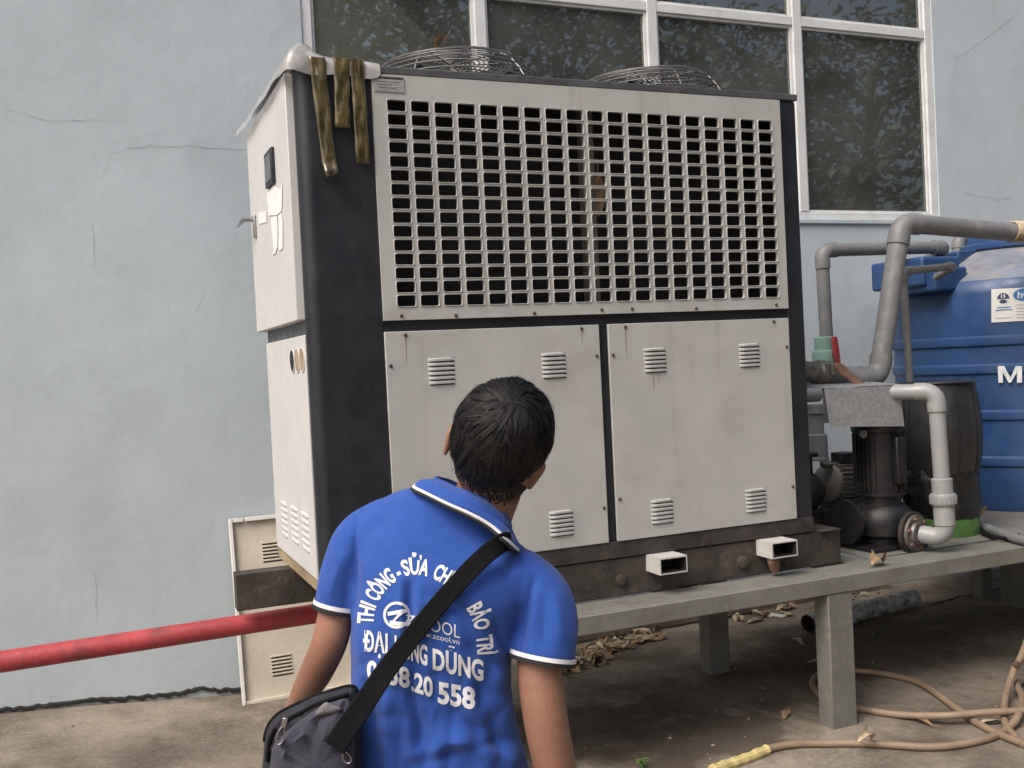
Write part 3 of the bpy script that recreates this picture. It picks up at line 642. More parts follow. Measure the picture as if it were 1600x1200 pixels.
# ---------------------------------------------------------------- panel leaning on the wall, red pipe
lpz = .962; y_b, y_t = 1.60, 1.765
pa, pb = Vector((-.147, y_b, 0)), Vector((-.07, y_t, lpz)); PU = Vector((0, y_t-y_b, lpz)).normalized(); PX = Vector((1,0,0)); PN = PX.cross(PU)   # PN faces the camera side
PW, PL = .78, .985
ln = thing('old_cover_panel', 'yellowed sheet metal cover panel leaning on the blue wall below the cabinet', 'panel', (.24, y_b, 0))
o0 = Vector((-.135, y_b, .004))
def pbox(u0, u1, v0, v1, n0, n1): return (o0 + PX*(u0+u1)/2 + PU*(v0+v1)/2 + PN*(n0+n1)/2, PX*(u1-u0)/2, PU*(v1-v0)/2, PN*(n1-n0)/2)
MB().obox(*pbox(0,PW,0,PL,-.004,0)).build('sheet', MT['oldpanel'], ln, smooth=0)
MB().obox(*pbox(0,.018,0,PL,.0005,.024)).build('side_flange', MT['labelw'], ln, bevel=.002); MB().obox(*pbox(PW-.018,PW,0,PL,.0005,.024)).build('side_flange', MT['labelw'], ln, bevel=.002)
MB().obox(*pbox(.022,.075,PL-.022,PL,.0005,.024)).build('top_flange', MT['labelw'], ln, bevel=.002); MB().obox(*pbox(.09,PW-.022,PL-.022,PL,.0005,.024)).build('top_flange', MT['labelw'], ln, bevel=.002)
MB().obox(*pbox(.022,PW-.022,0,.018,.0005,.024)).build('bottom_flange', MT['oldpanel'], ln, bevel=.002)
for vv in (.12, .73):
    for k in range(6):
        MB().obox(*pbox(.17,.275,vv+k*.019,vv+k*.019+.006,.0002,.0016)).build('vent_slot', MT['gapdark'], ln, smooth=0)
        MB().obox(*pbox(.165,.28,vv+k*.019+.007,vv+k*.019+.0155,.0002,.005)).build('vent_rib', MT['oldpanel'], ln, bevel=.002)

rpz = lambda x: .598 + .012*(x+1.2)
rp_ = thing('red_pipe', 'long red painted steel pipe running low along the blue wall', 'pipe', (-1.2,.85,.55))
pth = [Vector((-4.0,.85,rpz(-4.0))), Vector((-1.2,.85,rpz(-1.2))), Vector((.55,.85,rpz(.55)))]
MB().tube(pth, .0455, 24).build('pipe', MT['redpipe'], rp_)
MB().tube([Vector((.54,.85,rpz(.54)))]+elbow((.72,.85,rpz(.7)), (1,0,0), (0,0,-1), .12)+[Vector((.72,.85,.0))], .047, 20).build('elbow', MT['redpipe'], rp_)
for x in (-3.2,): MB().box(x-.04,x+.04,.78,.92,0,.52).build('support_post', MT['table'], rp_, bevel=.004)

# ---------------------------------------------------------------- pipes right of the cabinet
def pipe_run(name, label, pts, rad, er, mt, n=18, cat='pipe', group=None, base=None, sock=1.13, socklen=.05, parts=None):
    """straight pipes with separate elbows at the inner corners"""
    P = [Vector(p) for p in pts]; root = thing(name, label, cat, base or P[0], group)
    tl = []
    for i in range(1, len(P)-1):
        a_ = (P[i]-P[i-1]).normalized(); c_ = (P[i+1]-P[i]).normalized(); tl.append(er*math.tan(a_.angle(c_)/2))
    for i in range(len(P)-1):
        d_ = (P[i+1]-P[i]).normalized(); s_ = P[i] + d_*(tl[i-1] if i > 0 else 0); e_ = P[i+1] - d_*(tl[i] if i < len(P)-2 else 0)
        MB().tube([s_, s_.lerp(e_,.5), e_], rad, n).build('pipe', MT[mt], root)
    for i in range(1, len(P)-1):
        a_ = (P[i]-P[i-1]).normalized(); c_ = (P[i+1]-P[i]).normalized(); el = elbow(P[i], a_, c_, er, 9)
        R_ = rad*sock
        pth = [el[0]-a_*socklen, el[0]-a_*.002] + el[1:-1] + [el[-1]+c_*.002, el[-1]+c_*socklen]
        rs = [R_, R_] + [R_*.97]*(len(el)-2) + [R_, R_]
        b = MB(); b.tube(pth, rs, n); b.build('elbow', MT[mt], root)
    return root
# large pipe leaving the cabinet, climbing, crossing over the tank
yA = .30
gA = pipe_run('grey_pipe', 'thick grey plastic pipe rising on a slant and crossing over the blue tank', [(2.37,yA,1.655),at(1372,592,yA),at(1408,348,yA),at(1640,368,yA)], .052, .085, 'pvc', 20)
v0 = Vector((2.44,yA,1.648)); vd = (at(1372,592,yA)-Vector((2.37,yA,1.655))).normalized()
MB().lathe([(.058,-.06),(.066,-.055),(.066,-.01),(.055,0),(.055,.04),(.068,.05),(.068,.10),(.055,.11),(.055,.22),(.066,.23),(.066,.30),(.054,.31)], v0, vd, 20).build('metal_valve', MT['brass'], gA)
hx = v0 + vd*.27
MB().obox(hx+Vector((.0,-.075,.02)), (.022,0,0), (0,.02,0), (0,0,.03)).build('valve_stem', MT['brass'], gA, bevel=.005)
h0, h1 = at(1318,580,yA-.10), at(1350,611,yA-.10)
hv = MB(); n_ = (h1-h0).normalized(); sd_ = Vector((n_.z,0,-n_.x))
hv.loft([[h0+(h1-h0)*t + sd_*wd*a_ + Vector((0,b_*.006-.02*t,0)) for a_, b_ in ((-1,-1),(1,-1),(1,1),(-1,1))] for t, wd in ((-.35,.010),(-.15,.026),(.0,.026),(.3,.018),(.8,.022),(.95,.020),(1.02,.010))])
hv.build('valve_lever', MT['rusthandle'], gA, bevel=.003)
# straw string tied round it
so_ = MB(); q = at(1588,362,yA)
for k in range(9):
    so_.tube([q+Vector((.012*k-.04+.008*math.sin(a), .058*math.cos(a), .058*math.sin(a))) for a in np.linspace(0,2*math.pi,14)], .004, 5, cap=False)
so_.tube([q+Vector((.02,-.05,-.03)), q+Vector((.03,-.06,-.10)), q+Vector((.06,-.05,-.16))], .004, 5)
o_ = so_.build('straw_string', MT['leafp'], None); tag(o_, 'straw-coloured string knotted round the thick pipe above the tank', 'string')
# second pipe: up the wall side and into the tank lid
yB = 1.0
b0 = at(1294,628,yB); gB = pipe_run('grey_pipe', 'grey plastic pipe with a green union and red handle rising behind the slanted pipe', [at(1298,660,yB), at(1284,391,yB), at(1478,386,yB), at(1478,386,yB)+Vector((0,.28,-.12))], .040, .06, 'pvc', 18, sock=1.16)
u0 = at(1288,560,yB); ud_ = (at(1284,391,yB)-at(1298,660,yB)).normalized()
MB().lathe([(.054,-.10),(.054,-.05),(.068,-.045),(.072,.02),(.066,.045),(.055,.05),(.055,.125),(.048,.13)], u0+ud_*.0, ud_, 20).build('green_union', MT['pvcg'], gB)
r0, r1 = at(1303,526,yB-.10), at(1309,568,yB-.10)
b = MB(); b.loft([[r0.lerp(r1,t)+Vector((a_*.016*wd, b_*.012, 0)) for a_, b_ in ((-1,-1),(1,-1),(1,1),(-1,1))] for t, wd in ((0,.7),(.1,1),(.5,1.1),(.9,1),(1,.8))]); b.build('red_handle', MT['redh'], gB, bevel=.003)
MB().tube([u0+Vector((.02,-.05,.0)), (r0+r1)/2], .015, 10).build('handle_stem', MT['redh'], gB)
# lower tee feeding the far pump
t0 = at(1298,660,yB); pt2 = at(1276,700,.92)
gT = thing('pipe_tee', 'pale grey pipe fittings above the far dusty pump', 'pipe', (pt2.x,.92,pt2.z))
MB().tube([at(1240,600,.95), at(1295,603,.95)], .040, 16).build('pipe', MT['pvcw'], gT)
MB().tube([at(1240,618,.93), at(1278,616,.93)], .045, 16).build('pipe', MT['pvcw'], gT)
pz = at(1274,640,.92)
MB().lathe([(.060,0),(.060,-.05),(.045,-.055),(.045,-.17),(.052,-.175),(.062,-.18),(.062,-.31),(.066,-.315),(.066,-.33)], pz+Vector((0,0,.03)), (0,0,1), 18).build('union', MT['pvcw'], gT)
# thin drain pipe in front of the tank
gC = pipe_run('thin_grey_pipe', 'thin grey pipe standing upright against the left flank of the blue tank', [at(1424,640,.42), at(1411,424,.42), at(1490,416,.42), at(1490,416,.42)+Vector((.03,.16,-.05))], .021, .03, 'pvc', 12, sock=1.25, socklen=.025)

# ---------------------------------------------------------------- blue tank
TR = .78; _d = ray(1396,600); _n = Vector((_d.y,-_d.x,0)).normalized(); _y = 1.0     # left flank grazes that line of sight
tc_ = Vector((CP.x + ((TR+.01) - (_y-CP.y)*_n.y)/_n.x, _y, TZ+.005))
tk = thing('water_tank', 'large round blue plastic water tank standing at the right end of the stand', 'tank', tc_)
prof = [(TR*.985,0.0),(TR,.03)]
zsh = 2.12 - TZ
for zc in (.30,.58,.86,1.03):
    prof += [(TR,zc-.035),(TR+.014,zc-.022),(TR+.016,zc),(TR+.014,zc+.022),(TR,zc+.035)]
prof += [(TR,zsh-.10),(TR*.985,zsh-.05),(TR*.95,zsh-.015)]
MB().lathe(prof, tc_, n=72, cap=True).build('tank_body', MT['tank'], tk, smooth=40)
MB().lathe([(TR*.951,zsh-.0155),(TR*.88,zsh+.02),(TR*.5,zsh+.17),(TR*.40,zsh+.20),(.0,zsh+.20)], tc_, n=64, cap=False).build('tank_top', MT['tanktop'], tk, smooth=40)
MB().lathe([(.0,.0),(.33,.0),(.34,.01),(.34,.035),(.32,.05),(.30,.05),(.29,.10),(.20,.12),(.0,.12)], tc_+Vector((0,0,zsh+.20)), n=40).build('tank_lid', MT['tank'], tk, smooth=40)
# moulded raised block for the inlet on the near-left shoulder
# wrap flat artwork onto the tank
def tank_pt(px, py, off=.0):
    d_ = ray(px, py); o_ = CP - tc_; rr_ = TR + .004 + off
    A = d_.x**2+d_.y**2; B = 2*(o_.x*d_.x+o_.y*d_.y); C_ = o_.x**2+o_.y**2-rr_**2; t_ = (-B-math.sqrt(max(0,B*B-4*A*C_)))/(2*A)
    return CP + d_*t_
yb_ = tank_pt(1470,470).y
for (ax_, bx_, zz0, zz1, yy) in ((1442,1500,434,400,yb_-.02),(1462,1512,442,416,yb_-.09)):
    a_, c_ = at(ax_, zz0, yy), at(bx_, zz1, yy)
    MB().box(a_.x, c_.x, yy, yy+.45, a_.z-.05, c_.z).build('inlet_block', MT['tank'], tk, bevel=.018, seg=3)
yr_ = yb_+.10; a_ = at(1497,392,yr_); c_ = at(1592,385,yr_)
MB().add([(a_.x,yr_,a_.z-.14),(c_.x,yr_+.05,c_.z-.06),(c_.x,yr_+.4,c_.z-.06),(a_.x,yr_+.4,a_.z-.14),(a_.x,yr_,a_.z+.0),(c_.x,yr_+.05,c_.z+.01),(c_.x,yr_+.4,c_.z+.01),(a_.x,yr_+.4,a_.z)],
    [(0,3,2,1),(4,5,6,7),(0,1,5,4),(1,2,6,5),(2,3,7,6),(3,0,4,7)]).build('shoulder_rib', MT['tank'], tk, bevel=.01)
pip = pipe_run('vent_elbow', 'short grey elbow pipe on top of the blue tank beside its lid', [at(1497,398,1.25), at(1499,372,1.25), at(1545,372,1.25)], .042, .05, 'pvc', 14, socklen=.03)
def txt(body, bold=0.0):
    cu = bpy.data.curves.new('t', 'FONT'); cu.body = body; cu.size = 1; cu.offset = bold; cu.resolution_u = 3; cu.align_x = 'LEFT'
    ob = bpy.data.objects.new('t', cu); COL.objects.link(ob); dg = bpy.context.evaluated_depsgraph_get()
    me = ob.evaluated_get(dg).to_mesh(); bm = bmesh.new(); bm.from_mesh(me); ob.evaluated_get(dg).to_mesh_clear()
    bpy.data.objects.remove(ob); bmesh.ops.triangulate(bm, faces=bm.faces); return bm
def slice_bm(bm, step):
    for ax in (0, 1):
        vs = [v.co[ax] for v in bm.verts]
        if not vs: return
        lo, hi = min(vs), max(vs); k = lo + step
        while k < hi:
            no = [0,0,0]; no[ax] = 1; co = [0,0,0]; co[ax] = k
            bmesh.ops.bisect_plane(bm, geom=bm.verts[:]+bm.edges[:]+bm.faces[:], plane_co=co, plane_no=no); k += step
def bm_obj(bm, name, mt, parent, fn, smooth=0):
    off = offset_of(parent)
    for v in bm.verts: v.co = fn(v.co.x, v.co.y) - off
    bmesh.ops.recalc_face_normals(bm, faces=bm.faces)
    me = bpy.data.meshes.new(name); bm.to_mesh(me); bm.free(); return link(name, me, mt, parent, smooth)
def rect_bm(x0, y0, x1, y1):
    bm = bmesh.new(); bm.faces.new([bm.verts.new(p) for p in ((x0,y0,0),(x1,y0,0),(x1,y1,0),(x0,y1,0))]); return bm
def disc_bm(cx, cy, rx, ry, ri=0, n=32, a0=0, a1=2*math.pi):
    bm = bmesh.new(); o_ = [bm.verts.new((cx+rx*math.cos(a0+(a1-a0)*k/n), cy+ry*math.sin(a0+(a1-a0)*k/n), 0)) for k in range(n+1)]
    i_ = [bm.verts.new((cx+rx*ri*math.cos(a0+(a1-a0)*k/n), cy+ry*ri*math.sin(a0+(a1-a0)*k/n), 0)) for k in range(n+1)]
    for k in range(n): bm.faces.new((o_[k], o_[k+1], i_[k+1], i_[k]))
    return bm
def text_fit(body, bold, x0, x1, y0, y1):           # returns bmesh with the cap box stretched to the pixel box (y down)
    bm = txt(body, bold); X = [v.co.x for v in bm.verts]; Y = [v.co.y for v in bm.verts]
    a, c = min(X), max(X); 
    for v in bm.verts: v.co.x = x0+(v.co.x-a)/(c-a)*(x1-x0); v.co.y = y1-(v.co.y-0)/.73*(y1-y0)
    return bm
bm = rect_bm(1549,452,1640,504); slice_bm(bm, 6); lbl = bm_obj(bm, 'sticker', MT['labelw'], tk, lambda x,y: tank_pt(x, y-.055*(x-1549), .001))
sk = lambda o: (lambda x, y: tank_pt(x, y-.055*(x-1549), o))
bm = disc_bm(1567.5,468,9.5,9.5,.0,20,math.pi,2*math.pi); slice_bm(bm,4); bm_obj(bm, 'sticker_badge', MT['labelb'], tk, sk(.003))
bm = disc_bm(1567.5,472,6,3,.0,16); bm_obj(bm, 'sticker_badge_ribbon', MT['labelb'], tk, sk(.003))
bm = text_fit('15',.02,1564,1571,460,466); bm_obj(bm, 'sticker_number', MT['labelw'], tk, sk(.0045))
bm = disc_bm(1601,463,18,10,.0,28); slice_bm(bm,6); bm_obj(bm, 'sticker_logo', MT['labelc'], tk, sk(.003))
bm = text_fit('hw',.02,1590,1612,457,468); bm_obj(bm, 'sticker_logo_letters', MT['labelw'], tk, sk(.0045))
for k,(a,c,y) in enumerate(((1558,1580,480.5),(1555,1582,484.5),(1556,1580,497),(1588,1630,478),(1588,1630,483),(1588,1632,488),(1588,1628,493),(1588,1630,498))):
    bm = rect_bm(a,y,c,y+1.4); slice_bm(bm,6); bm_obj(bm, 'sticker_text_line', MT['labelc'] if k<2 else MT['labelg'], tk, sk(.003))
bm = bmesh.new()
for poly in ([(1559,572),(1567,572),(1567,598),(1560,598)],[(1567.2,572),(1569,572),(1579,590),(1576,598),(1567.2,582)],[(1579.2,589.6),(1587,572),(1588.8,572),(1588.8,582),(1579.5,598),(1576.2,597.8)],[(1589,572),(1597,572),(1597,598),(1589,598)],[(1602,591),(1612,591),(1612,598),(1602,598)]):
    bm.faces.new([bm.verts.new((x,y,0)) for x,y in poly])
slice_bm(bm, 5); bm_obj(bm, 'painted_letters', MT['printw'], tk, lambda x,y: tank_pt(x,y,.0165))

# ---------------------------------------------------------------- vertical black pump with sheet hood
pc = Vector((2.965, .205, TZ+.006))
pm = thing('vertical_pump', 'black vertical pump with finned motor and round flange on the stand', 'pump', pc)
MB().box(pc.x-.19, pc.x+.16, pc.y-.15, pc.y+.15, pc.z, pc.z+.022).build('base_plate', MT['pump'], pm, bevel=.004)
MB().lathe([(.12,.022),(.125,.05),(.15,.07),(.158,.12),(.15,.18),(.12,.215),(.10,.225),(.10,.27)], pc, n=36).build('pump_casing', MT['pump'], pm)
MB().lathe([(.125,.27),(.125,.285),(.115,.29),(.118,.63),(.118,.64)], pc, n=36).build('motor_body', MT['pump'], pm)
fin = bpy.data.meshes.new('cooling_fin'); _b = MB().box(.114,.132,-.003,.003,.30,.585); fin.from_pydata(_b.v,[],_b.f); fin.materials.append(MT['pump'])
for k in range(30):
    if k in (19,20,21): continue
    put(fin, 'cooling_fin', pm, pc, (0,0,2*math.pi*k/30))
MB().lathe([(.128,.59),(.136,.60),(.136,.70),(.128,.72),(.0,.72)], pc, n=36).build('fan_cover', MT['pump'], pm)
MB().box(pc.x-.025,pc.x+.035,pc.y-.155,pc.y-.116,pc.z+.33,pc.z+.57).build('terminal_box', MT['pump'], pm, bevel=.008)
q = at(1347,678,pc.y-.12); MB().lathe([(.020,.0),(.020,-.014),(.0,-.016)], (q.x, pc.y-.12, q.z), (0,1,0), 16).build('round_tag', MT['flange'], pm)
# inlet snout to the left and discharge flange to the lower right front
MB().tube([pc+Vector((-.10,.02,.14)), pc+Vector((-.19,.03,.14))], [.08,.06], 20).build('inlet_snout', MT['pump'], pm)
MB().lathe([(.115,0),(.115,.022),(.05,.022)], pc+Vector((-.215,.03,.14)), (1,0,0), 28).build('inlet_flange', MT['pump'], pm)
fdir = Vector((.2,-.98,0)).normalized(); fc = at(1424,832,.03)
MB().tube([pc+Vector((.05,-.06,.125)), fc], .06, 20).build('outlet_snout', MT['pump'], pm)
MB().lathe([(.0,-.004),(.107,-.004),(.107,.018),(.0,.018)], fc, fdir, 32).build('flange_ring', MT['iron'], pm)
MB().lathe([(.05,.019),(.090,.019),(.092,.022),(.090,.036),(.062,.036),(.055,.05),(.05,.05)], fc, fdir, 32).build('flange_face', MT['flange'], pm)
e1 = Vector((0,0,1)); e2 = fdir.cross(e1)
for k in range(6):
    a = 2*math.pi*k/6+.3; pbt = fc + fdir*.036 + (e1*math.sin(a)+e2*math.cos(a))*.074
    MB().lathe([(.010,0),(.010,.010),(.0,.010)], pbt, fdir, 6).build('bolt', MT['rusthandle'], pm)
# pale discharge pipe
f0 = fc + fdir*.045; y_ = f0.y
cA = at(1478,842,f0.y-.10); cB = at(1462,612,f0.y-.08)
gW = pipe_run('pale_pipe', 'pale grey discharge pipe rising from the round flange of the black pump', [f0, cA, cB, cB+Vector((-.16,.20,.005))], .039, .055, 'pvcw', 20, sock=1.16, socklen=.045)
ax_ = (cB-cA).normalized(); uq = cA + ax_*((cB-cA).length*.27)
MB().lathe([(.046,-.13),(.050,-.125),(.050,-.03),(.058,-.028),(.062,-.02),(.062,.02),(.058,.028),(.050,.03),(.050,.10),(.044,.105)], uq, ax_, 24).build('union_nut', MT['pvcw'], gW)
for k in range(20):
    a = 2*math.pi*k/20; e1_ = Vector((1,0,0)); e1_ = (e1_-ax_*e1_.dot(ax_)).normalized(); e2_ = ax_.cross(e1_)
    d_ = e1_*math.cos(a)+e2_*math.sin(a)
    MB().obox(uq+d_*.061, d_*.0035, ax_.cross(d_)*.003, ax_*.019).build('grip_rib', MT['pvcw'], gW, smooth=0)
# sheet metal hood folded over the motor
hd = thing('sheet_hood', 'folded galvanised sheet hood over the black vertical pump', 'cover', (pc.x, pc.y, pc.z+.72))
yh = pc.y-.16
pp = [at(1288,608,yh), at(1406,602,yh), at(1413,666,yh), at(1297,667,yh)]
b = MB(); t_ = Vector((0,.002,0)); b.add(pp+[p+t_ for p in pp], [(0,1,2,3),(7,6,5,4)]+[(i,(i+1)%4,(i+1)%4+4,i+4) for i in range(4)]); b.build('front_sheet', MT['galv'], hd, smooth=0)
tp = [pp[0], pp[1], pp[1]+Vector((.02,.34,.02)), pp[0]+Vector((-.02,.34,.02))]
b = MB(); b.add([p+Vector((0,.0005,.003)) for p in tp]+[p+Vector((0,.0005,.006)) for p in tp], [(0,1,2,3),(7,6,5,4)]+[(i,(i+1)%4,(i+1)%4+4,i+4) for i in range(4)]); b.build('top_sheet', MT['galv'], hd, smooth=0)

# far horizontal pump
q = at(1325,755,.80); fp = thing('horizontal_pump', 'dusty grey finned motor pump behind the black pump', 'pump', (q.x,.80,TZ+.006))
axm = Vector((.93,.1,-.08)).normalized(); mc = at(1291,755,.80)
MB().lathe([(.06,-.02),(.105,.0),(.11,.02),(.10,.03),(.10,.30),(.108,.305),(.108,.36),(.06,.37)], mc, axm, 30).build('motor_body', MT['silver'], fp)
e1 = Vector((0,0,1)); e1 = (e1-axm*e1.dot(axm)).normalized(); e2 = axm.cross(e1)
for k in range(26):
    a = 2*math.pi*k/26; d_ = e1*math.cos(a)+e2*math.sin(a)
    MB().obox(mc+axm*.165+d_*.112, d_*.012, axm.cross(d_)*.0028, axm*.13).build('cooling_fin', MT['silver'], fp, smooth=0)
MB().box(mc.x+.08, mc.x+.18, .80-.05, .80+.05, mc.z+.11, mc.z+.17).build('terminal_box', MT['pump'], fp, bevel=.006)
MB().box(mc.x+.02, mc.x+.30, .80-.10, .80+.10, TZ+.006, mc.z-.09).build('motor_foot', MT['iron'], fp, bevel=.01)
vc = at(1258,768,.80)
MB().lathe([(.04,-.06),(.09,-.055),(.112,-.03),(.116,0),(.112,.03),(.085,.06),(.06,.10)], vc, axm, 32).build('volute_casing', MT['iron'], fp)
MB().lathe([(.06,-.02),(.06,.11),(.095,.112),(.095,.13),(.05,.13)], vc+Vector((0,.02,.09)), (0,0,1), 24).build('outlet_flange', MT['iron'], fp)
MB().lathe([(.032,0),(.038,.01),(.038,.03),(.0,.032)], mc+Vector((-.03,-.04,.10)), (0,-.3,1), 12).build('filler_plug', MT['brass'], fp)
MB().box(vc.x-.12, vc.x+.10, .70, .90, TZ+.004, vc.z-.10).build('pump_foot', MT['iron'], fp, bevel=.008)

# third pump hidden by a charcoal plastic drum, wrapped in black plastic, green base showing
dc = at(1468,700,.30); dc = Vector((dc.x,.30,TZ+.006))
zg0 = at(1495,806,.14).z
cp_ = thing('covered_pump', 'pump under a cut charcoal plastic drum, black wrap and green base below', 'pump', dc)
def zpx(py): return at(1480, py, dc.y-.15).z
MB().lathe([(.175,zpx(858)-dc.z-.0),(.185,zpx(850)-dc.z),(.185,zpx(815)-dc.z),(.17,zpx(806)-dc.z),(.0,zpx(806)-dc.z)][0:] , dc, n=36).build('green_base', MT['green'], cp_)
wr = MB(); rings = []
for k in range(17):
    t_ = k/16; z = zpx(812)+(zpx(735)-zpx(812))*t_
    rings.append([Vector((dc.x+math.cos(a)*(.188+.02*math.sin(math.pi*t_)+.022*fbm(math.cos(a)*3,math.sin(a)*3,z*9,1)), dc.y+math.sin(a)*(.188+.012*fbm(math.cos(a)*3,math.sin(a)*3+9,z*9,1)), z)) for a in np.linspace(0,2*math.pi,40,endpoint=False)])
wr.loft(rings).build('plastic_wrap', MT['wrap'], cp_, smooth=25)
dm = MB(); rings = []
zt, zb_ = zpx(600), zpx(742)
for t_ in np.linspace(0,1,13):
    z = zb_+(zt-zb_)*t_; r_ = .186+.03*math.sin(math.pi*min(1,t_*.9+.1))
    rings.append([Vector((dc.x+r_*math.cos(a), dc.y+r_*math.sin(a), z+(.012*math.sin(3*a) if t_==0 else 0))) for a in np.linspace(0,2*math.pi,48,endpoint=False)])
dm.loft(rings).build('plastic_drum', MT['drum'], cp_, smooth=40)
for a in np.linspace(0,2*math.pi,11)[:-1]:
    MB().tube([(dc.x+(.189+.03*math.sin(math.pi*min(1,t_*.9+.1)))*math.cos(a), dc.y+(.189+.03*math.sin(math.pi*min(1,t_*.9+.1)))*math.sin(a), zb_+(zt-zb_)*t_) for t_ in np.linspace(.02,.98,9)], .004, 5).build('drum_rib', MT['drum'], cp_)
MB().lathe([(.0,.001),(.20,.001),(.205,.006),(.20,.012),(.0,.014)], Vector((dc.x,dc.y,zt)), n=40).build('drum_end', MT['drum'], cp_)
leaf('torn scrap of dry brown film sticking out above the green pump base', at(1527,800,.22), .14, .05, .15, (.5,.5,.5), 'leafp', 21, fold=.6)

# hose lying on the stand beside the tank
a_ = [atz(x, y, TZ+.03) for x, y in ((1535,822),(1560,832),(1590,842),(1625,850))]
o_ = MB().tube(a_, .024, 12).build('grey_hose', MT['pvc'], None); tag(o_, 'short grey hose lying on the stand at the foot of the blue tank', 'hose')
a_ = [atz(x, y, TZ+.02) for x, y in ((1533,832),(1552,840),(1575,842),(1592,836))]
o_ = MB().tube(a_, .010, 8).build('black_cable', MT['strap'], None); tag(o_, 'thin black cable bunched beside the short grey hose', 'cable')

# ---------------------------------------------------------------- things lying on the ground
gz = lambda x, y: ground_h(x, y)
a_, c_ = atz(1262,975,.06), atz(1428,934,.06); rad = .058
lg = thing('lagged_pipe', 'loose pipe in torn silver lagging lying on the ground under the stand', 'pipe', ((a_.x+c_.x)/2,(a_.y+c_.y)/2,0))
b = MB(); N_ = 30; rings = []
dd = (c_-a_).normalized(); e1 = Vector((0,0,1)); e2 = dd.cross(e1)
for k in range(N_+1):
    p = a_.lerp(c_, k/N_); rings.append([p + (e1*math.sin(t_)+e2*math.cos(t_))*(rad+.004*fbm(k*.5,math.cos(t_)*2,math.sin(t_)*2,1)) for t_ in np.linspace(0,2*math.pi,24,endpoint=False)])
b.loft(rings, cap=False); b.build('lagging', MT['lag'], lg, smooth=50)
MB().tube([a_+dd*.001, c_-dd*.001], rad*.86, 24, cap=False).build('pipe', MT['iron'], lg); MB().lathe([(rad*.85,0),(.0,0)], a_+dd*.12, dd, 20, cap=False).build('pipe_dark_inside', MT['black'], lg)
for k, t_ in enumerate((.32,.52,.78)):
    p = a_.lerp(c_, t_) + e2*(-rad if e2.y>0 else rad)*.8
    put(leaf_mesh('lagging_scrap', .10, .06, .3, MT['lag'], seed=30+k), 'lagging_scrap', lg, p+Vector((0,-.01,-.03)), (.9,.3*k,1.2*k))
q = atz(1217,962,0); b = MB().obox((q.x,q.y,gz(q.x,q.y)+.006), Vector((.045,.012,0)), Vector((-.02,.055,.0)), (0,0,.0015)); tag(b.build('white_card', MT['paper'], None, smooth=0), 'small white card lying on the ground behind the stand legs', 'card')
# drifts of dry leaves along the plinth: a mass nobody could count
lf = MB(); r_ = random.Random(4)
base_l = [leaf_mesh('l', 1, .36, .05*s_-.08, MT['leafp'], n=6, seed=s_, fold=.12*(s_-2)) for s_ in (1,2,3,4)]
def litter(cnt, fn, mb):
    for k in range(cnt):
        x, y, h = fn(); s_ = r_.uniform(.06,.12); me_ = r_.choice(base_l)
        Mx = Matrix.Translation((x,y,gz(x,y)+h)) @ Matrix.Rotation(r_.uniform(0,6.28),4,'Z') @ Matrix.Rotation(r_.gauss(0,.5),4,'X') @ Matrix.Rotation(r_.gauss(0,.22),4,'Y') @ Matrix.Scale(s_,4)
        mb.add([Mx @ v.co for v in me_.vertices], [tuple(p.vertices) for p in me_.polygons])
def along(x0,y0,x1,y1,sp):
    def f_():
        t_ = r_.random(); return x0+(x1-x0)*t_+r_.gauss(0,sp), min(1.68, y0+(y1-y0)*t_+r_.gauss(0,sp*.8)), r_.uniform(.006,.03)
    return f_
m1 = MB(); m2 = MB()
for mm_, kk in ((m1,1.0),(m2,.8)): litter(int(45*kk), along(1.45,1.25,1.9,1.38,.07), mm_); litter(int(62*kk), along(1.85,1.45,2.4,1.60,.06), mm_); litter(int(16*kk), along(2.9,1.62,4.2,1.66,.05), mm_)
o_ = m1.build('leaf_litter', MT['leafp'], None, smooth=60); o_.data.materials.append(MT['leafd']); n1 = len(o_.data.polygons)
bmx = bmesh.new(); bmx.from_mesh(o_.data); o2 = m2.build('tmp', MT['leafd'], None, smooth=60); bmx.from_mesh(o2.data); bmx.faces.ensure_lookup_table()
for f_ in bmx.faces[n1:]: f_.material_index = 1
bmx.to_mesh(o_.data); bmx.free(); bpy.data.objects.remove(o2); tag(o_, 'drifts of dry pale brown leaves along the wall plinth', 'leaves', kind='stuff')
spots = [(1385,930,'pale leaf by the lagged pipe under the stand'),(1245,1000,'long dry leaf in front of the open end of the lagged pipe'),(1285,1033,'dry leaf left of the thick front leg at mid height'),(1228,1113,'dry leaf lying in the dark patch left of the thick front leg'),
         (1225,958,'small brown leaf beside the white card'),(1180,968,'brown twig-like leaf right of the rear leg'),(1440,1125,'small dry leaf right of the thick front leg by the hose'),(1550,1128,'yellowish leaf lying between the hose loops')]
for k, (x, y, lb) in enumerate(spots):
    q = atz(x, y, .015); leaf(lb, (q.x,q.y,gz(q.x,q.y)+.010), .13+.02*(k%3), .04, .06, (0,.0,k*1.3), 'leafp' if k%3 else 'leafd', 40+k, 'single leaves on the ground', fold=.15)
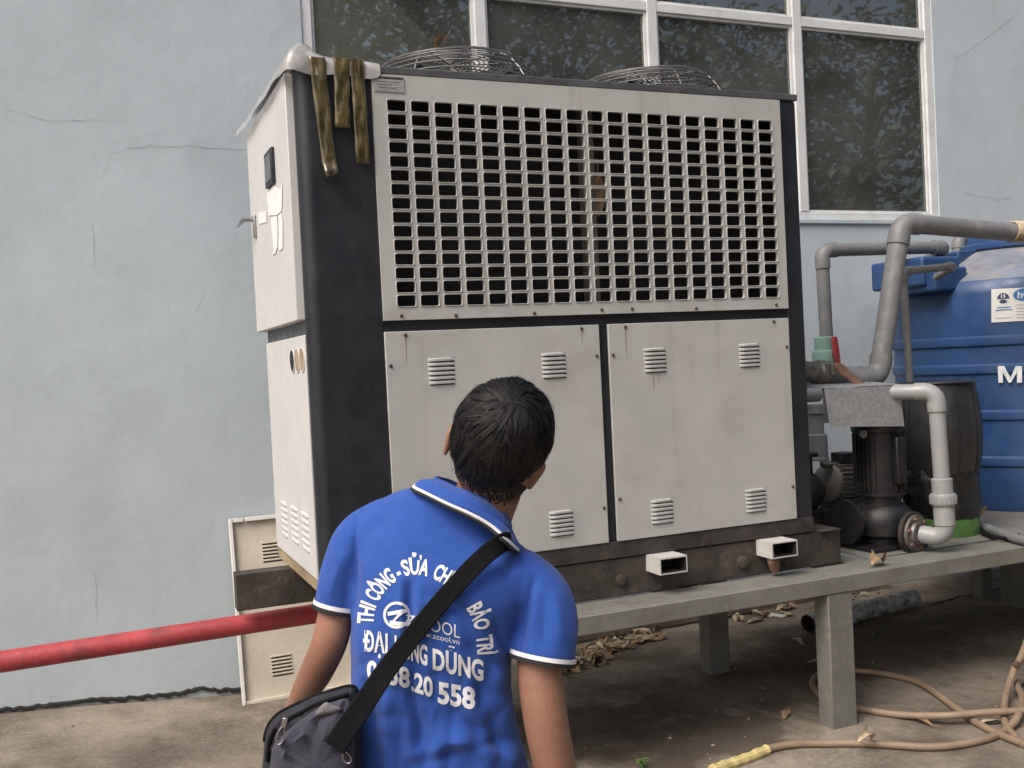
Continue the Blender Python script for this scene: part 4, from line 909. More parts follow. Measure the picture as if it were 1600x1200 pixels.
# cracked slab edge at the right
cr = MB(); pts = [atz(x, y, 0) for x, y in ((1420,940),(1455,945),(1482,938),(1500,932),(1520,931),(1545,924),(1568,917),(1600,910))]
fine = []
for u_, v_ in zip(pts, pts[1:]):
    for k in range(7): fine.append(u_.lerp(v_, k/7)+Vector((random.uniform(-1,1)*.012,random.uniform(-1,1)*.012,0)))
n = len(fine); wds = [.004+.012*random.random() for _ in fine]
cr.add([Vector((p.x,p.y+w_,gz(p.x,p.y)+.004)) for p,w_ in zip(fine,wds)]+[Vector((p.x,p.y-w_,gz(p.x,p.y)+.004)) for p,w_ in zip(fine,wds)], [(i,i+1,n+i+1,n+i) for i in range(n-1)])
o_ = cr.build('ground_crack', MT['gapdark'], g, smooth=0)

# grit and crumbs strewn over the slab
pb_ = MB(); r3 = random.Random(9)
for k in range(420):
    x, y = r3.uniform(-1.6,4.6), r3.uniform(-1.2,1.7); s_ = r3.choice((.003,.004,.005,.007,.011))*r3.uniform(.7,1.3); z = gz(x,y)
    e1_ = Vector((math.cos(k),math.sin(k),.1))*s_; e2_ = Vector((-math.sin(k),math.cos(k),0))*s_*r3.uniform(.5,.9); e3_ = Vector((0,0,s_*.6))
    c0_ = Vector((x,y,z+s_*.3)); pb_.add([c0_+e1_,c0_+e2_,c0_-e1_,c0_-e2_,c0_+e3_,c0_-e3_], [(0,1,4),(1,2,4),(2,3,4),(3,0,4),(1,0,5),(2,1,5),(3,2,5),(0,3,5)])
o_ = pb_.build('ground_grit', MT['kerb'], None, smooth=0); tag(o_, 'small stones and crumbs strewn over the concrete slab', 'grit', kind='stuff')

# hoses
def smooth_path(pts, n=10):
    P = [Vector(p) for p in pts]; out = []
    for i in range(len(P)-1):
        p0, p1, p2, p3 = P[max(i-1,0)], P[i], P[i+1], P[min(i+2,len(P)-1)]
        for k in range(n):
            t_ = k/n; out.append(.5*((2*p1)+(p2-p0)*t_+(2*p0-5*p1+4*p2-p3)*t_*t_+(3*p1-p0-3*p2+p3)*t_**3))
    return out+[P[-1]]
hr = .0165
def hpts(l, zs=None): 
    out = []
    for k, it in enumerate(l):
        z = hr + (it[2] if len(it) > 2 else 0); p = atz(it[0], it[1], z); p.z = gz(p.x,p.y)+z; out.append(p)
    return out
hs = thing('garden_hose', 'tan rubber hose looping on the ground round the thick front leg', 'hose', (2.6,-.3,0))
pA = smooth_path(hpts([(1165,1184),(1200,1170),(1240,1163),(1290,1161),(1340,1162),(1400,1165),(1450,1167),(1500,1164),(1545,1154),(1575,1140),(1592,1118,.03),(1597,1090,.03),(1590,1068,.02),(1612,1055)]))
MB().tube(pA, hr, 12).build('hose_tube', MT['hose'], hs)
pB = smooth_path(hpts([(1660,1112,.035),(1597,1113,.035),(1540,1115,.035),(1480,1118,.03),(1430,1118,.01),(1390,1115),(1355,1109),(1318,1103),(1290,1092),(1271,1075),(1272,1060),(1292,1050),(1320,1048),(1370,1052),(1420,1062),(1450,1075),(1475,1092),(1500,1112,.0),(1530,1133),(1565,1150),(1610,1168)]))
MB().tube(pB, hr, 12).build('hose_tube', MT['hose'], hs)
pC = smooth_path([Vector((4.05,.05,TZ+.03)), Vector((4.0,-.18,TZ+.03)), Vector((3.97,-.27,.55)), atz(1640,900,.30)]+hpts([(1602,1010,.2),(1585,1045,.1),(1572,1085,.03),(1569,1120,.0),(1575,1140),(1600,1165)]))
MB().tube(pC, hr, 12).build('hose_tube', MT['hose'], hs)
pE = hpts([(1112,1203),(1140,1192),(1168,1182),(1198,1171)])
b = MB(); b.tube(smooth_path(pE), [hr*(1.35+.12*math.sin(k*1.1)) for k in range(len(smooth_path(pE)))], 10); b.build('tape_wrapping', MT['ytape'], hs)
q = atz(1350,1163,.03); leaf('curled pale leaf draped over the tan hose by the thick leg', (q.x,q.y,.045), .16, .05, .25, (.5,.3,.5), 'leafp', 77, fold=.5)

# tuft of green at the bottom edge
q = atz(1004,1200,.0); pn = thing('green_sprig', 'fresh green sprig poking up at the bottom edge beside the man', 'plant', (q.x,q.y,0))
for k in range(6):
    a = k*1.1; me_ = leaf_mesh('sprig_leaf', .05, .014, .2, MT['greenleaf'], seed=60+k)
    put(me_, 'sprig_leaf', pn, (q.x+.014*math.cos(a), q.y+.014*math.sin(a), gz(q.x,q.y)+.012+.004*k), (0,-1.0+.08*k,a))

# ---------------------------------------------------------------- trees across the yard, mirrored in the glass
def tree(label, x, y, h, cr_, seed, nleaf=5200, low=.32):
    r2 = random.Random(seed); root = thing('broadleaf_tree', label, 'tree', (x,y,0), 'trees across the yard')
    tr = MB(); lean = Vector((r2.uniform(-.5,.5), r2.uniform(-.3,.3), 0))
    tr.tube([Vector((x,y,-.1))+lean*t_*t_+Vector((0,0,h*.62*t_)) for t_ in np.linspace(0,1,7)], [.26-.17*t_ for t_ in np.linspace(0,1,7)], 12)
    tips = []
    for k in range(20):
        t_ = r2.uniform(.25,1); s_ = Vector((x,y,-.1))+lean*t_*t_+Vector((0,0,h*.62*t_)); a = r2.uniform(0,6.28); el = r2.uniform(.1,1.0); L_ = cr_*r2.uniform(.55,.95)
        e_ = s_ + Vector((math.cos(a)*math.cos(el), math.sin(a)*math.cos(el), math.sin(el)))*L_; md = s_.lerp(e_,.5)+Vector((0,0,.25))
        tr.tube([s_, md, e_], [.08,.05,.015], 7); tips += [md, e_, s_.lerp(e_,.75)+Vector((0,0,.1))]
    tr.build('trunk', MT['bark'], root)
    vs = []; fs = []
    cl = []
    for p in tips:
        for _ in range(3): cl.append((p+Vector((r2.gauss(0,.55),r2.gauss(0,.55),r2.gauss(0,.45))), r2.uniform(.35,.75)))
    for k in range(nleaf):
        c_, rad_ = r2.choice(cl); d_ = Vector((r2.gauss(0,1),r2.gauss(0,1),r2.gauss(0,.8))); p = c_ + d_*rad_*.55
        s_ = r2.uniform(.10,.20); e1_ = Vector((r2.gauss(0,1),r2.gauss(0,1),r2.gauss(0,.6))).normalized(); nn = Vector((r2.gauss(0,.6),r2.gauss(0,.6),1)).normalized(); e2_ = nn.cross(e1_).normalized()*.42
        n0 = len(vs); vs += [p-e1_*s_*.6, p+e2_*s_, p+e1_*s_, p-e2_*s_]; fs.append((n0,n0+1,n0+2,n0+3))
    off = offset_of(root); me_ = bpy.data.meshes.new('crown'); me_.from_pydata([p-off for p in vs], [], fs); link('crown', me_, MT['leaf'], root, smooth=0)
TREES = [(2.5,-9.5,12.5,4.2,'leafy tree across the yard, leftmost of the row mirrored in the panes'),(6.5,-10.5,13,4.4,'leafy tree across the yard, second of the row mirrored in the panes'),
         (11,-9.5,12.5,4.4,'leafy tree across the yard, third of the row mirrored in the panes'),(15.5,-10.5,13,4.4,'leafy tree across the yard, fourth of the row mirrored in the panes'),(20.5,-9.5,12.5,4.4,'leafy tree across the yard, rightmost of the row mirrored in the panes'),
         (4.5,-14.5,15,4.6,'tall tree in the back row across the yard, left one'),(10,-15,15,4.8,'tall tree in the back row across the yard, middle one'),(17,-15,15,4.8,'tall tree in the back row across the yard, right one')]
for k, (x, y, h, c_, lb) in enumerate(TREES): tree(lb, x, y, h, c_, 100+k, 5000)

# ---------------------------------------------------------------- the man
PD = 1.95; PXM = PD/FPX
def X(px, py, t=0.0):                                # photo pixel + metres towards the camera from the man's plane -> point in the yard
    d = PD - t; return CP + ray(px, py)*d
eR, eU, eT = CR, CU, -CF                             # right, up, towards camera
man = thing('person', 'man in a blue polo shirt seen from behind, head tilted, looking up at the cabinet', 'person', (-.10,-2.1,gz(-.1,-2.1)))

def ring(c, ex, ey, rx, ry, n=28, p=2.3):
    out = []
    for k in range(n):
        a = 2*math.pi*k/n; ca, sa = math.cos(a), math.sin(a)
        out.append(c + ex*(rx*math.copysign(abs(ca)**(2/p), ca)) + ey*(ry*math.copysign(abs(sa)**(2/p), sa)))
    return out
def evaluated(mb, voxel, smooth_it, name='tmp'):
    me = bpy.data.meshes.new(name); me.from_pydata(mb.v, [], mb.f)
    bm = bmesh.new(); bm.from_mesh(me); bmesh.ops.recalc_face_normals(bm, faces=bm.faces); bm.to_mesh(me); bm.free()
    o = bpy.data.objects.new(name, me); COL.objects.link(o)
    r_ = o.modifiers.new('r', 'REMESH'); r_.mode = 'VOXEL'; r_.voxel_size = voxel; r_.adaptivity = 0
    s_ = o.modifiers.new('s', 'SMOOTH'); s_.factor = .5; s_.iterations = smooth_it
    dg = bpy.context.evaluated_depsgraph_get(); out = bpy.data.meshes.new_from_object(o.evaluated_get(dg))
    bpy.data.objects.remove(o); bpy.data.meshes.remove(me); return out
def limb(mb, pts, rad, n=18):
    mb.tube(smooth_path(pts, 6), list(np.interp(np.linspace(0,len(pts)-1,6*(len(pts)-1)+1), range(len(pts)), rad)), n)
def ell(mb, c, ex, ey, ez, n=20, m_=12):
    c = Vector(c); rings = []
    for i in range(1, m_):
        th = math.pi*i/m_; rings.append([c - ez*math.cos(th) + (ex*math.cos(a)+ey*math.sin(a))*math.sin(th) for a in (2*math.pi*k/n for k in range(n))])
    mb.loft(rings)

# ---- shirt: torso rings given by their left and right ends, depth of the chest, distance of the middle
TOR = [  # L, R, half depth, t
 ((560,1345),(842,1335),.135,-.03), ((557,1270),(836,1268),.130,-.03), ((554,1200),(826,1200),.122,-.03), ((551,1120),(808,1130),.116,-.02),
 ((550,1050),(798,1072),.116,-.01), ((549,985),(800,1020),.120,-.005), ((550,925),(812,975),.124,.0), ((553,870),(832,930),.120,.0),
 ((560,822),(846,892),.108,-.01), ((583,787),(838,874),.088,-.02), ((618,767),(824,860),.070,-.025), ((655,760),(800,842),.078,-.028), ((688,754),(788,822),.074,-.026)]
sh = MB(); rings = []
for (L_, R_, hd_, t_) in TOR:
    a_, c_ = X(*L_, t_), X(*R_, t_); ex = (c_-a_)/2; cen = (a_+c_)/2
    rings.append(ring(cen, ex.normalized(), eT, ex.length, hd_, 36, 2.4))
sh.loft(rings)
# sleeves
limb(sh, [X(612,830,-.01), X(570,848,0), X(545,885,.005), X(531,920,.008), X(525,953,.01)], [.070,.061,.051,.0445,.0405], 22)
limb(sh, [X(800,905,0), X(838,930,.01), X(853,968,.02), X(852,1002,.03), X(847,1030,.035)], [.069,.064,.061,.0595,.0600], 22)
shme = evaluated(sh, .0055, 22)
# folds: ridges (+) and valleys (-) along short lines in the cloth, metres high
FOLDS = [((640,915),(641,1000),-.010,9),((628,905),(628,1000),.006,10),((654,920),(655,985),.006,12),((640,1060),(662,1175),-.008,9),((628,1050),(645,1190),.006,12),((672,1090),(682,1180),.005,14),
 ((716,940),(770,1000),-.008,11),((700,950),(745,1040),.006,12),((735,1010),(752,1100),-.007,12),((765,1020),(790,1110),.006,12),((775,975),(800,1040),-.009,10),((705,1110),(770,1165),-.007,14),((690,1150),(800,1185),.008,16),((640,1180),(730,1150),.006,14),
 ((640,1195),(820,1150),-.006,12),((560,990),(568,1150),.005,12),((577,1070),(588,1200),-.006,13),((602,1100),(610,1200),.005,14),((556,800),(553,950),-.007,6),((835,905),(806,1040),-.007,7),((690,930),(720,955),-.009,12),((665,940),(690,960),.006,11),
 ((790,1100),(812,1190),.007,14),((765,1110),(790,1200),-.007,12),((740,1090),(760,1150),.005,12),((535,870),(515,930),.004,9),((548,880),(540,950),-.003,8),((868,930),(876,1000),.004,12),((850,940),(850,1010),-.004,12),((835,965),(815,1030),.004,10),
 ((610,790),(700,850),.003,22),((650,860),(740,880),-.004,20),((600,860),(620,900),-.003,18),((815,868),(790,905),-.004,9),((800,860),(770,895),.004,9)]
def proj(p):
    d = p - CP; w_ = d.dot(CF); return 800+FPX*d.dot(CR)/w_, 600-FPX*d.dot(CU)/w_, w_
def displace(me, folds, seed, amp=.0018):
    me.calc_loop_triangles(); nor = [v.normal.copy() for v in me.vertices]
    for v, nn in zip(me.vertices, nor):
        px, py, w_ = proj(v.co); front = max(0, nn.dot(eT)); dsp = amp*fbm(v.co.x, v.co.y, v.co.z+seed, 9, 3)
        if front > .05:
            k_ = min(1, front*1.6)
            for (a_, c_, am, wd) in folds:
                if abs(px-(a_[0]+c_[0])/2) > 130 or abs(py-(a_[1]+c_[1])/2) > 130: continue
                dx_, dy_ = c_[0]-a_[0], c_[1]-a_[1]; L2 = dx_*dx_+dy_*dy_; q = ((px-a_[0])*dx_+(py-a_[1])*dy_)/L2; qc = min(1, max(0, q))
                d2 = (px-a_[0]-qc*dx_)**2+(py-a_[1]-qc*dy_)**2; fade = .35+.65*math.sin(math.pi*min(1,max(0,.12+.76*q)))
                dsp += 1.35*am*k_*fade*(.55*math.exp(-d2/(wd*wd)) + .45*math.exp(-math.sqrt(d2)/(wd*.55)))
        if front > .15 and 900 < py < 1260 and 545 < px < 830:
            rp2 = min(1, max(0,(py-930)/120)); n1_ = noise.noise(Vector((px*.026+.004*(py-1000), py*.0075, seed))); n2_ = noise.noise(Vector((px*.011-py*.010, py*.016+px*.006, seed+5)))
            dsp += rp2*min(1,front*1.4)*(.0075*(abs(n1_)*1.6-.3) + .006*(abs(n2_)*1.6-.3))
        v.co += nn*dsp
displace(shme, FOLDS, 2)
off = offset_of(man); bv_v = [v.co.copy() for v in shme.vertices]; BV = BVHTree.FromPolygons(bv_v, [tuple(p.vertices) for p in shme.polygons])
for v in shme.vertices: v.co -= off
shirt = link('shirt', shme, MT['shirt'], man, smooth=180)
def on_shirt(px, py, lift=.002):
    d = ray(px, py).normalized(); hit = BV.ray_cast(CP, d)
    if hit[0] is None: return X(px, py, .10)
    return hit[0] + hit[1]*lift*(1 if hit[1].dot(eT) > 0 else -1)

# ---- skin: head, neck, arms, hands in one surface
hu = (eU*math.cos(R(20)) + eR*math.sin(R(20))); hr_ = hu.cross(eT) if hu.cross(eT).dot(eR) > 0 else -hu.cross(eT)
back = (eT*math.cos(R(14)) - hu*math.sin(R(14)))             # looking up: the back of the head tips down towards us
hup = (hu*math.cos(R(14)) + eT*math.sin(R(14)))
back = (back*math.cos(R(15)) - hr_*math.sin(R(15))).normalized(); hrt = hup.cross(back); hrt = hrt if hrt.dot(eR) > 0 else -hrt
HC = X(786,677,.03)
bd = MB()
ell(bd, HC - hup*.062 + back*.030, hrt*.062, back*.056, hup*.062); ell(bd, HC, hrt*.086, back*.098, hup*.098)                     # cranium
ell(bd, HC - back*.045 - hup*.045, hrt*.070, back*.062, hup*.078)   # face
ell(bd, HC - back*.070 - hup*.105, hrt*.042, back*.035, hup*.030)   # chin
ell(bd, HC - back*.112 - hup*.045, hrt*.014, back*.018, hup*.026)   # nose
ell(bd, HC - back*.085 - hup*.005, hrt*.058, back*.020, hup*.012)   # brow
for s_ in (-1,1): ell(bd, HC - back*.012 - hup*.085 + hrt*(s_*.050+.004), hrt*.020, back*.045, hup*.028)  # jaw
limb(bd, [HC - hup*.045 + back*.006, X(768,752,.01), X(752,800,-.02), X(738,850,-.05)], [.070,.062,.062,.075])
for s_, ec in ((-1, X(702.5,684,.0)), (1, X(838,739,-.002))):  # ears
    en = (hrt*s_*.8 + back*.35).normalized(); ev = hup; ew = ev.cross(en)
    ell(bd, ec, ew*.015, en*.007, ev*.033, 14, 10); ell(bd, ec + ev*.008 + en*.004, ew*.018, en*.005, ev*.022, 14, 8)
    ell(bd, ec - en*.014 - back*.012, ew*.016, en*.016, ev*.03, 12, 8)
    ell(bd, ec - ev*.028 - en*.002, ew*.009, en*.006, ev*.011, 10, 8)
# torso core and legs inside the clothes
for (L_, R_, hd_, t_) in (TOR[3], TOR[6], TOR[8]):
    a_, c_ = X(*L_, t_), X(*R_, t_)
core = []
for (L_, R_, hd_, t_) in TOR[:11]:
    a_, c_ = X(*L_, t_), X(*R_, t_); ex = (c_-a_)/2; core.append(ring((a_+c_)/2, ex.normalized(), eT, ex.length*.80, hd_*.72, 20))
bd.loft(core)
# left arm: elbow behind the sleeve hem, forearm reaching forward into the bag
lw = X(461,1112,-.13)
limb(bd, [X(585,835,-.01), X(548,895,.0), X(527,955,.008), X(515,1003,.012), X(494,1050,-.03), X(472,1090,-.09), lw], [.045,.040,.035,.0345,.0325,.026,.0215])
# right arm hangs down past the frame
re, rw = X(858,1140,.05), X(886,1345,-.03)
limb(bd, [X(815,905,0), X(845,970,.02), X(843,1045,.04), X(852,1120,.05), X(866,1195,.04), X(880,1275,.0), rw], [.046,.040,.0425,.0425,.0405,.034,.025])
def hand(mb, w_, d_, pn, side):
    """palm and five curled fingers: wrist point, pointing direction, palm normal, thumb side"""
    d_ = d_.normalized(); pn = (pn - d_*pn.dot(d_)).normalized(); sd_ = d_.cross(pn)*side
    pc_ = w_ + d_*.050
    mb.loft([ring(w_ + d_*q, sd_, pn, a_, b_, 14, 2.6) for q, a_, b_ in ((-.01,.025,.020),(.02,.034,.017),(.06,.041,.015),(.09,.040,.012))])
    for k, (o_, L_) in enumerate(((.030,.072),(.010,.080),(-.011,.074),(-.030,.058))):
        b_ = w_ + d_*.085 + sd_*o_; p1 = b_ + d_*L_*.45 + pn*.004; p2 = p1 + (d_*.75+pn*.65)*L_*.33; p3 = p2 + (d_*.35+pn*.93)*L_*.27
        mb.tube([b_, p1, p2, p3], [.0095,.009,.008,.0062], 9)
    b_ = w_ + d_*.025 + sd_*.028; p1 = b_ + (d_*.6+sd_*.75+pn*.2)*.038; p2 = p1 + (d_*.85+sd_*.2+pn*.4)*.032
    mb.tube([b_, p1, p2, p2+(d_*.8+pn*.5)*.018], [.013,.011,.0095,.007], 9)
hand(bd, lw, Vector((lw - X(494,1050,-.03))), eT*-.3+eR, 1); hand(bd, rw, rw - X(866,1195,.04), -eR*.8-eT*.2, -1)
bdme = evaluated(bd, .0045, 4)
for v in bdme.vertices: v.co -= off
body = link('body', bdme, MT['skin'], man, smooth=180)
for s_ in (-1,1):
    ec = HC - back*.100 - hup*.022 + hrt*s_*.031
    b = MB(); ell(b, ec, hrt*.012, back*.010, hup*.008, 12, 8); b.build('eye', MT['eye'], man, smooth=180)
    b = MB(); ell(b, ec - back*.0075, hrt*.0055, back*.003, hup*.0055, 10, 6); b.build('iris', MT['iris'], man, smooth=180)
b = MB(); ell(b, HC - back*.103 - hup*.088, hrt*.022, back*.006, hup*.007, 14, 8); b.build('mouth', MT['lip'], man, smooth=180)

# ---- hair: a cap with strands flowing from a whorl
EX, EB, EU2 = .0915, .1045, .1045
def hsurf(d_, k_=1.0):                                # direction in head axes -> point
    return HC + hrt*(d_.x*EX*k_) + back*(d_.y*EB*k_) + hup*(d_.z*(EU2 if d_.z > 0 else EU2*(1+.30*min(1,-d_.z*2)*max(0,d_.y)))*k_)
def to_head(p):
    q = p - HC; return Vector((q.dot(hrt)/EX, q.dot(back)/EB, q.dot(hup)/EU2))
def hairline(d_):                                     # >0 inside the hair
    az = math.atan2(d_.x, d_.y)                       # 0 at the nape
    zc = -.78 + .20*abs(az) if abs(az) < 1.0 else (-.60 + .75*(abs(az)-1.0) if abs(az) < 1.9 else .12+.35*min(1,(abs(az)-1.9)))
    return d_.z - zc
cap = MB(); vs = []; n_, m_ = 56, 40
for i in range(m_+1):
    th = math.pi*i/m_
    for k in range(n_):
        a = 2*math.pi*k/n_; d_ = Vector((math.sin(th)*math.sin(a), math.sin(th)*math.cos(a), math.cos(th)))
        hl = hairline(d_); vs.append((hsurf(d_, .955+.045*min(1,max(0,hl*2.2))), hl))
idx = [(i*n_+k, i*n_+(k+1)%n_, (i+1)*n_+(k+1)%n_, (i+1)*n_+k) for i in range(m_) for k in range(n_)]
cap.add([p for p, h in vs], [f_ for f_ in idx if all(vs[j][1] > -.06 for j in f_)])
hair = cap.build('hair', MT['scalp'], man, smooth=180)
WH = to_head(X(800,618,.13)); WH.normalize()
hv, hf = [], []; hr2 = random.Random(5)
SEG = 6; down = Vector((0,0,-1))
def rnd_dir():
    while True:
        d_ = Vector((hr2.gauss(0,1), hr2.gauss(0,1), hr2.gauss(0,1))).normalized()
        if hairline(d_) > -.03 and d_.y > -.75: return d_
locks = []
for k in range(1000):
    d_ = rnd_dir(); ang = d_.angle(WH); away = (d_ - WH*d_.dot(WH)).normalized(); sw = WH.cross(d_).normalized()
    fade = min(1, max(0, hairline(d_)*1.7)); tw = hr2.gauss(0,.30)
    g_ = away + sw*(.9*math.exp(-ang*1.6)+tw) + down*.35*min(1,ang); g_ = (g_ - d_*g_.dot(d_)).normalized()
    L_ = (.08+.62*fade)*hr2.uniform(.7,1.25); path = [d_.copy()]; cur = d_.copy(); cv = hr2.gauss(0,.16)
    for q in range(SEG):
        g_ = g_ + down*.06 + sw*cv; g_ = (g_ - cur*g_.dot(cur)).normalized(); cur = (cur + g_*(L_/SEG)).normalized(); path.append(cur.copy())
    lf_ = fade*(.024*abs(hr2.gauss(0,1)) + (.03*math.exp(-ang*2)))
    locks.append((d_, path, fade, lf_, ang))
LD = np.array([tuple(l[0]) for l in locks])
for k in range(26000):
    d_ = rnd_dir(); li = int(np.argmax(LD @ np.array(tuple(d_)))); c_, path, fd, lf_, ang = locks[li]; o_ = d_ - c_
    fade = min(1, max(0, hairline(d_)*1.7)); cut = hr2.uniform(.7,1.0); stray = 1.0 if hr2.random() > .035 else 2.2
    wd = .00065 if fade > .3 else .0004; pts = []; rj = hr2.uniform(.3,1)
    for q in range(SEG+1):
        t_ = q/SEG; conv = 1-.55*t_ if stray == 1 else 1
        cur = (path[q].lerp(path[0], (1-cut)*t_*.6) + o_*conv).normalized()
        pts.append(hsurf(cur, .985 + .014*fade + (lf_*stray*rj + .012*fade*rj)*math.sin(t_*math.pi*.7)))
    n0 = len(hv)
    for q, p in enumerate(pts):
        tg = (pts[min(q+1,SEG)]-pts[max(q-1,0)]).normalized(); nn = (p-HC).normalized(); s_ = tg.cross(nn).normalized(); ww = wd*(1-.8*(q/SEG)**2)
        hv += [p - s_*ww, p + nn*ww*.6, p + s_*ww]
    for q in range(SEG):
        a_ = n0+3*q; hf += [(a_,a_+1,a_+4,a_+3),(a_+1,a_+2,a_+5,a_+4)]
BB = BVHTree.FromPolygons([v.co + off for v in bdme.vertices], [tuple(p.vertices) for p in bdme.polygons])
for k in range(4200):
    u_ = hr2.uniform(-1,1); yy_ = hr2.random(); px = 762 + u_*60 + 4*yy_; py = 738 + 20*u_ + yy_*(48 - 24*abs(u_)**1.5)
    if hr2.random() < yy_**1.6*.9: continue
    hit = BB.ray_cast(CP, ray(px, py).normalized())
    if hit[0] is None: continue
    p0, nn = hit[0], hit[1]; nn = nn if nn.dot(eT) > 0 else -nn
    dn = (-hup + hrt*hr2.gauss(0,.25)); dn = (dn - nn*dn.dot(nn)).normalized(); L_ = .008*(1-.5*yy_)*(.6+.8*hr2.random()); s_ = dn.cross(nn); ww = .0008
    n0 = len(hv); m0 = p0 + dn*L_*.5 + nn*.0012; m1_ = p0 + dn*L_ + nn*.0012
    hv += [p0-s_*ww, p0+s_*ww, m0+s_*ww, m0-s_*ww, m1_]; hf += [(n0,n0+1,n0+2,n0+3),(n0+3,n0+2,n0+4)]
me_ = bpy.data.meshes.new('hair_strands'); me_.from_pydata([p-off for p in hv], [], hf); so2 = link('hair_strands', me_, MT['hair'], hair, smooth=180)
tag(so2, kind='stuff')

# ---- collar: folded strip round the neck with white and black edging
lo = [(645,762,.020),(668,774,.052),(700,790,.075),(735,806,.085),(765,823,.086),(790,844,.088),(810,861,.045),(800,842,-.06),(770,812,-.10),(730,786,-.11),(690,765,-.09),(655,758,-.04)]
hi = [(680,748,.016),(693,755,.036),(715,765,.056),(742,774,.066),(768,786,.060),(790,804,.034),(799,825,.004),(790,816,-.05),(765,792,-.078),(738,770,-.085),(710,755,-.07),(688,748,-.03)]
def closed_path(l, n=5):
    P = [X(*q) for q in l]; P = P[-2:]+P+P[:3]; s_ = smooth_path(P, n); return s_[2*n:2*n+len(l)*n]
LO, HI = closed_path(lo), closed_path(hi)
MID = [a_.lerp(c_, .5) + (a_.lerp(c_,.5)-X(742,790,0)).normalized()*.010 for a_, c_ in zip(LO, HI)]
TOP = [c_ + eU*.004 for c_ in HI]; INN = [c_ + (X(742,770,0)-c_)*.08 - eU*.035 for c_ in HI]
b = MB(); nr = len(LO)
for r0_, r1_ in ((LO,MID),(MID,HI),(HI,TOP),(TOP,INN)): b.add(list(r0_)+list(r1_), [(i,(i+1)%nr,(i+1)%nr+nr,i+nr) for i in range(nr)])
co = b.build('collar', MT['shirt'], shirt, smooth=180); sd_ = co.modifiers.new('s','SOLIDIFY'); sd_.thickness = .002
def edge_strip(A, B, s0, s1, out, mt, name, par):      # band between loop A towards B from fraction s0 to s1
    b = MB(); n = len(A); c0 = sum(A, Vector())/n
    P0 = [a_.lerp(q, s0) + (a_-c0).normalized()*out + eT*out for a_, q in zip(A,B)]; P1 = [a_.lerp(q, s1) + (a_-c0).normalized()*out + eT*out for a_, q in zip(A,B)]
    b.add(P0+P1, [(i,(i+1)%n,(i+1)%n+n,i+n) for i in range(n)]); o = b.build(name, MT[mt], par, smooth=180)
    s_ = o.modifiers.new('s','SOLIDIFY'); s_.thickness = .0018; return o
edge_strip(LO, MID, -.30, .02, .0015, 'trimk', 'collar_black_edge', shirt); edge_strip(LO, MID, .02, .34, .0016, 'trimw', 'collar_white_edge', shirt)
# sleeve hems: white band then black edge
def hem(c, axis, rx, e_hint, rz, name):
    rx += .0045; rz += .0045
    ax = axis.normalized(); e1_ = (e_hint - ax*e_hint.dot(ax)).normalized(); e2_ = ax.cross(e1_)
    for (q0, q1, mt, nm) in ((-.012,-.004,'trimw','sleeve_white_band'),(-.004,.004,'trimk','sleeve_black_band')):
        b = MB(); n = 40
        b.loft([[c + ax*q + e1_*(rx*k_*math.cos(a)) + e2_*(rz*k_*math.sin(a)) for a in (2*math.pi*i/n for i in range(n))] for q, k_ in ((q0,.98),(q0,1.0),(q1,1.0),(q1,.9))], cap=False); b.build(nm, MT[mt], shirt, smooth=60)
hem(X(525.5,952,.010), X(520,970,.012)-X(531,920,.008), .0415, eR, .0415, 'l'); hem(X(847,1030,.035), X(845,1046,.037)-X(852,1002,.03), .0605, eR, .0605, 'r')

# ---- print on the back
PRW = MT['printw']
def place(bm, name, lift=.0012, step=3.5, fn=None):
    slice_bm(bm, step); return bm_obj(bm, name, MT['trimw'], shirt, lambda x, y: on_shirt(x, y, lift), smooth=180)
def line(body, bold, p0, p1, h, slant=0, name='print_line', wsq=None):
    """text fitted between two baseline pixels with cap height h"""
    bm = txt(body, bold); xs_ = [v.co.x for v in bm.verts]; a, c = min(xs_), max(xs_)
    ux, uy = p1[0]-p0[0], p1[1]-p0[1]; L_ = math.hypot(ux, uy); vx, vy = uy/L_*slant, -1
    for v in bm.verts:
        s_ = (v.co.x-a)/(c-a); q = v.co.y/.73*h; v.co.x, v.co.y = p0[0]+ux*s_+vx*q, p0[1]+uy*s_+vy*q
    place(bm, name)
line('ĐẠI', .030, (568,1016), (606,1020), 31); line('HƯNG', .034, (617,1022), (668,1039), 31); line('DŨNG', .036, (676,1044), (755,1063), 32)
line('0938', .034, (574,1061), (640,1074), 31); line('.20', .034, (642,1077), (676,1089), 30); line('558', .038, (684,1097), (742,1107), 33)
line('Z', .0, (633,976), (650,978), 17, name='logo_letter'); line('COOL', -.005, (656,981), (719,997), 21, name='logo_letters'); line('www.zcool.vn', .0, (646,990), (718,1007), 9, name='web_address')
place(disc_bm(620,961,21,21,.80,36), 'logo_ring', step=4)
bm = bmesh.new()
for poly in ([(606,956),(634,951),(635,957),(607,962)],[(627,954),(634,953),(617,971),(610,974)],[(609,969),(648,974),(650,979),(611,976)]): bm.faces.new([bm.verts.new((x,y,0)) for x,y in poly])
place(bm, 'logo_mark', .0018)
ARC = [Vector((x,y,0)) for x,y in ((583,975),(585,955),(593,936),(607,917),(625,904),(645,897),(668,900),(688,909),(706,921),(721,937),(733,957),(741,978),(745,1000),(747,1024))]
ap = smooth_path(ARC, 12); cum = [0]
for u_, v_ in zip(ap, ap[1:]): cum.append(cum[-1]+(v_-u_).length)
def arc_at(s_):
    s_ = max(0, min(cum[-1]-1e-3, s_)); i = max(j for j in range(len(cum)) if cum[j] <= s_); i = min(i, len(ap)-2)
    t_ = (s_-cum[i])/(cum[i+1]-cum[i]); p = ap[i].lerp(ap[i+1], t_); d_ = (ap[min(i+2,len(ap)-1)]-ap[max(i-1,0)]).normalized(); return p, d_
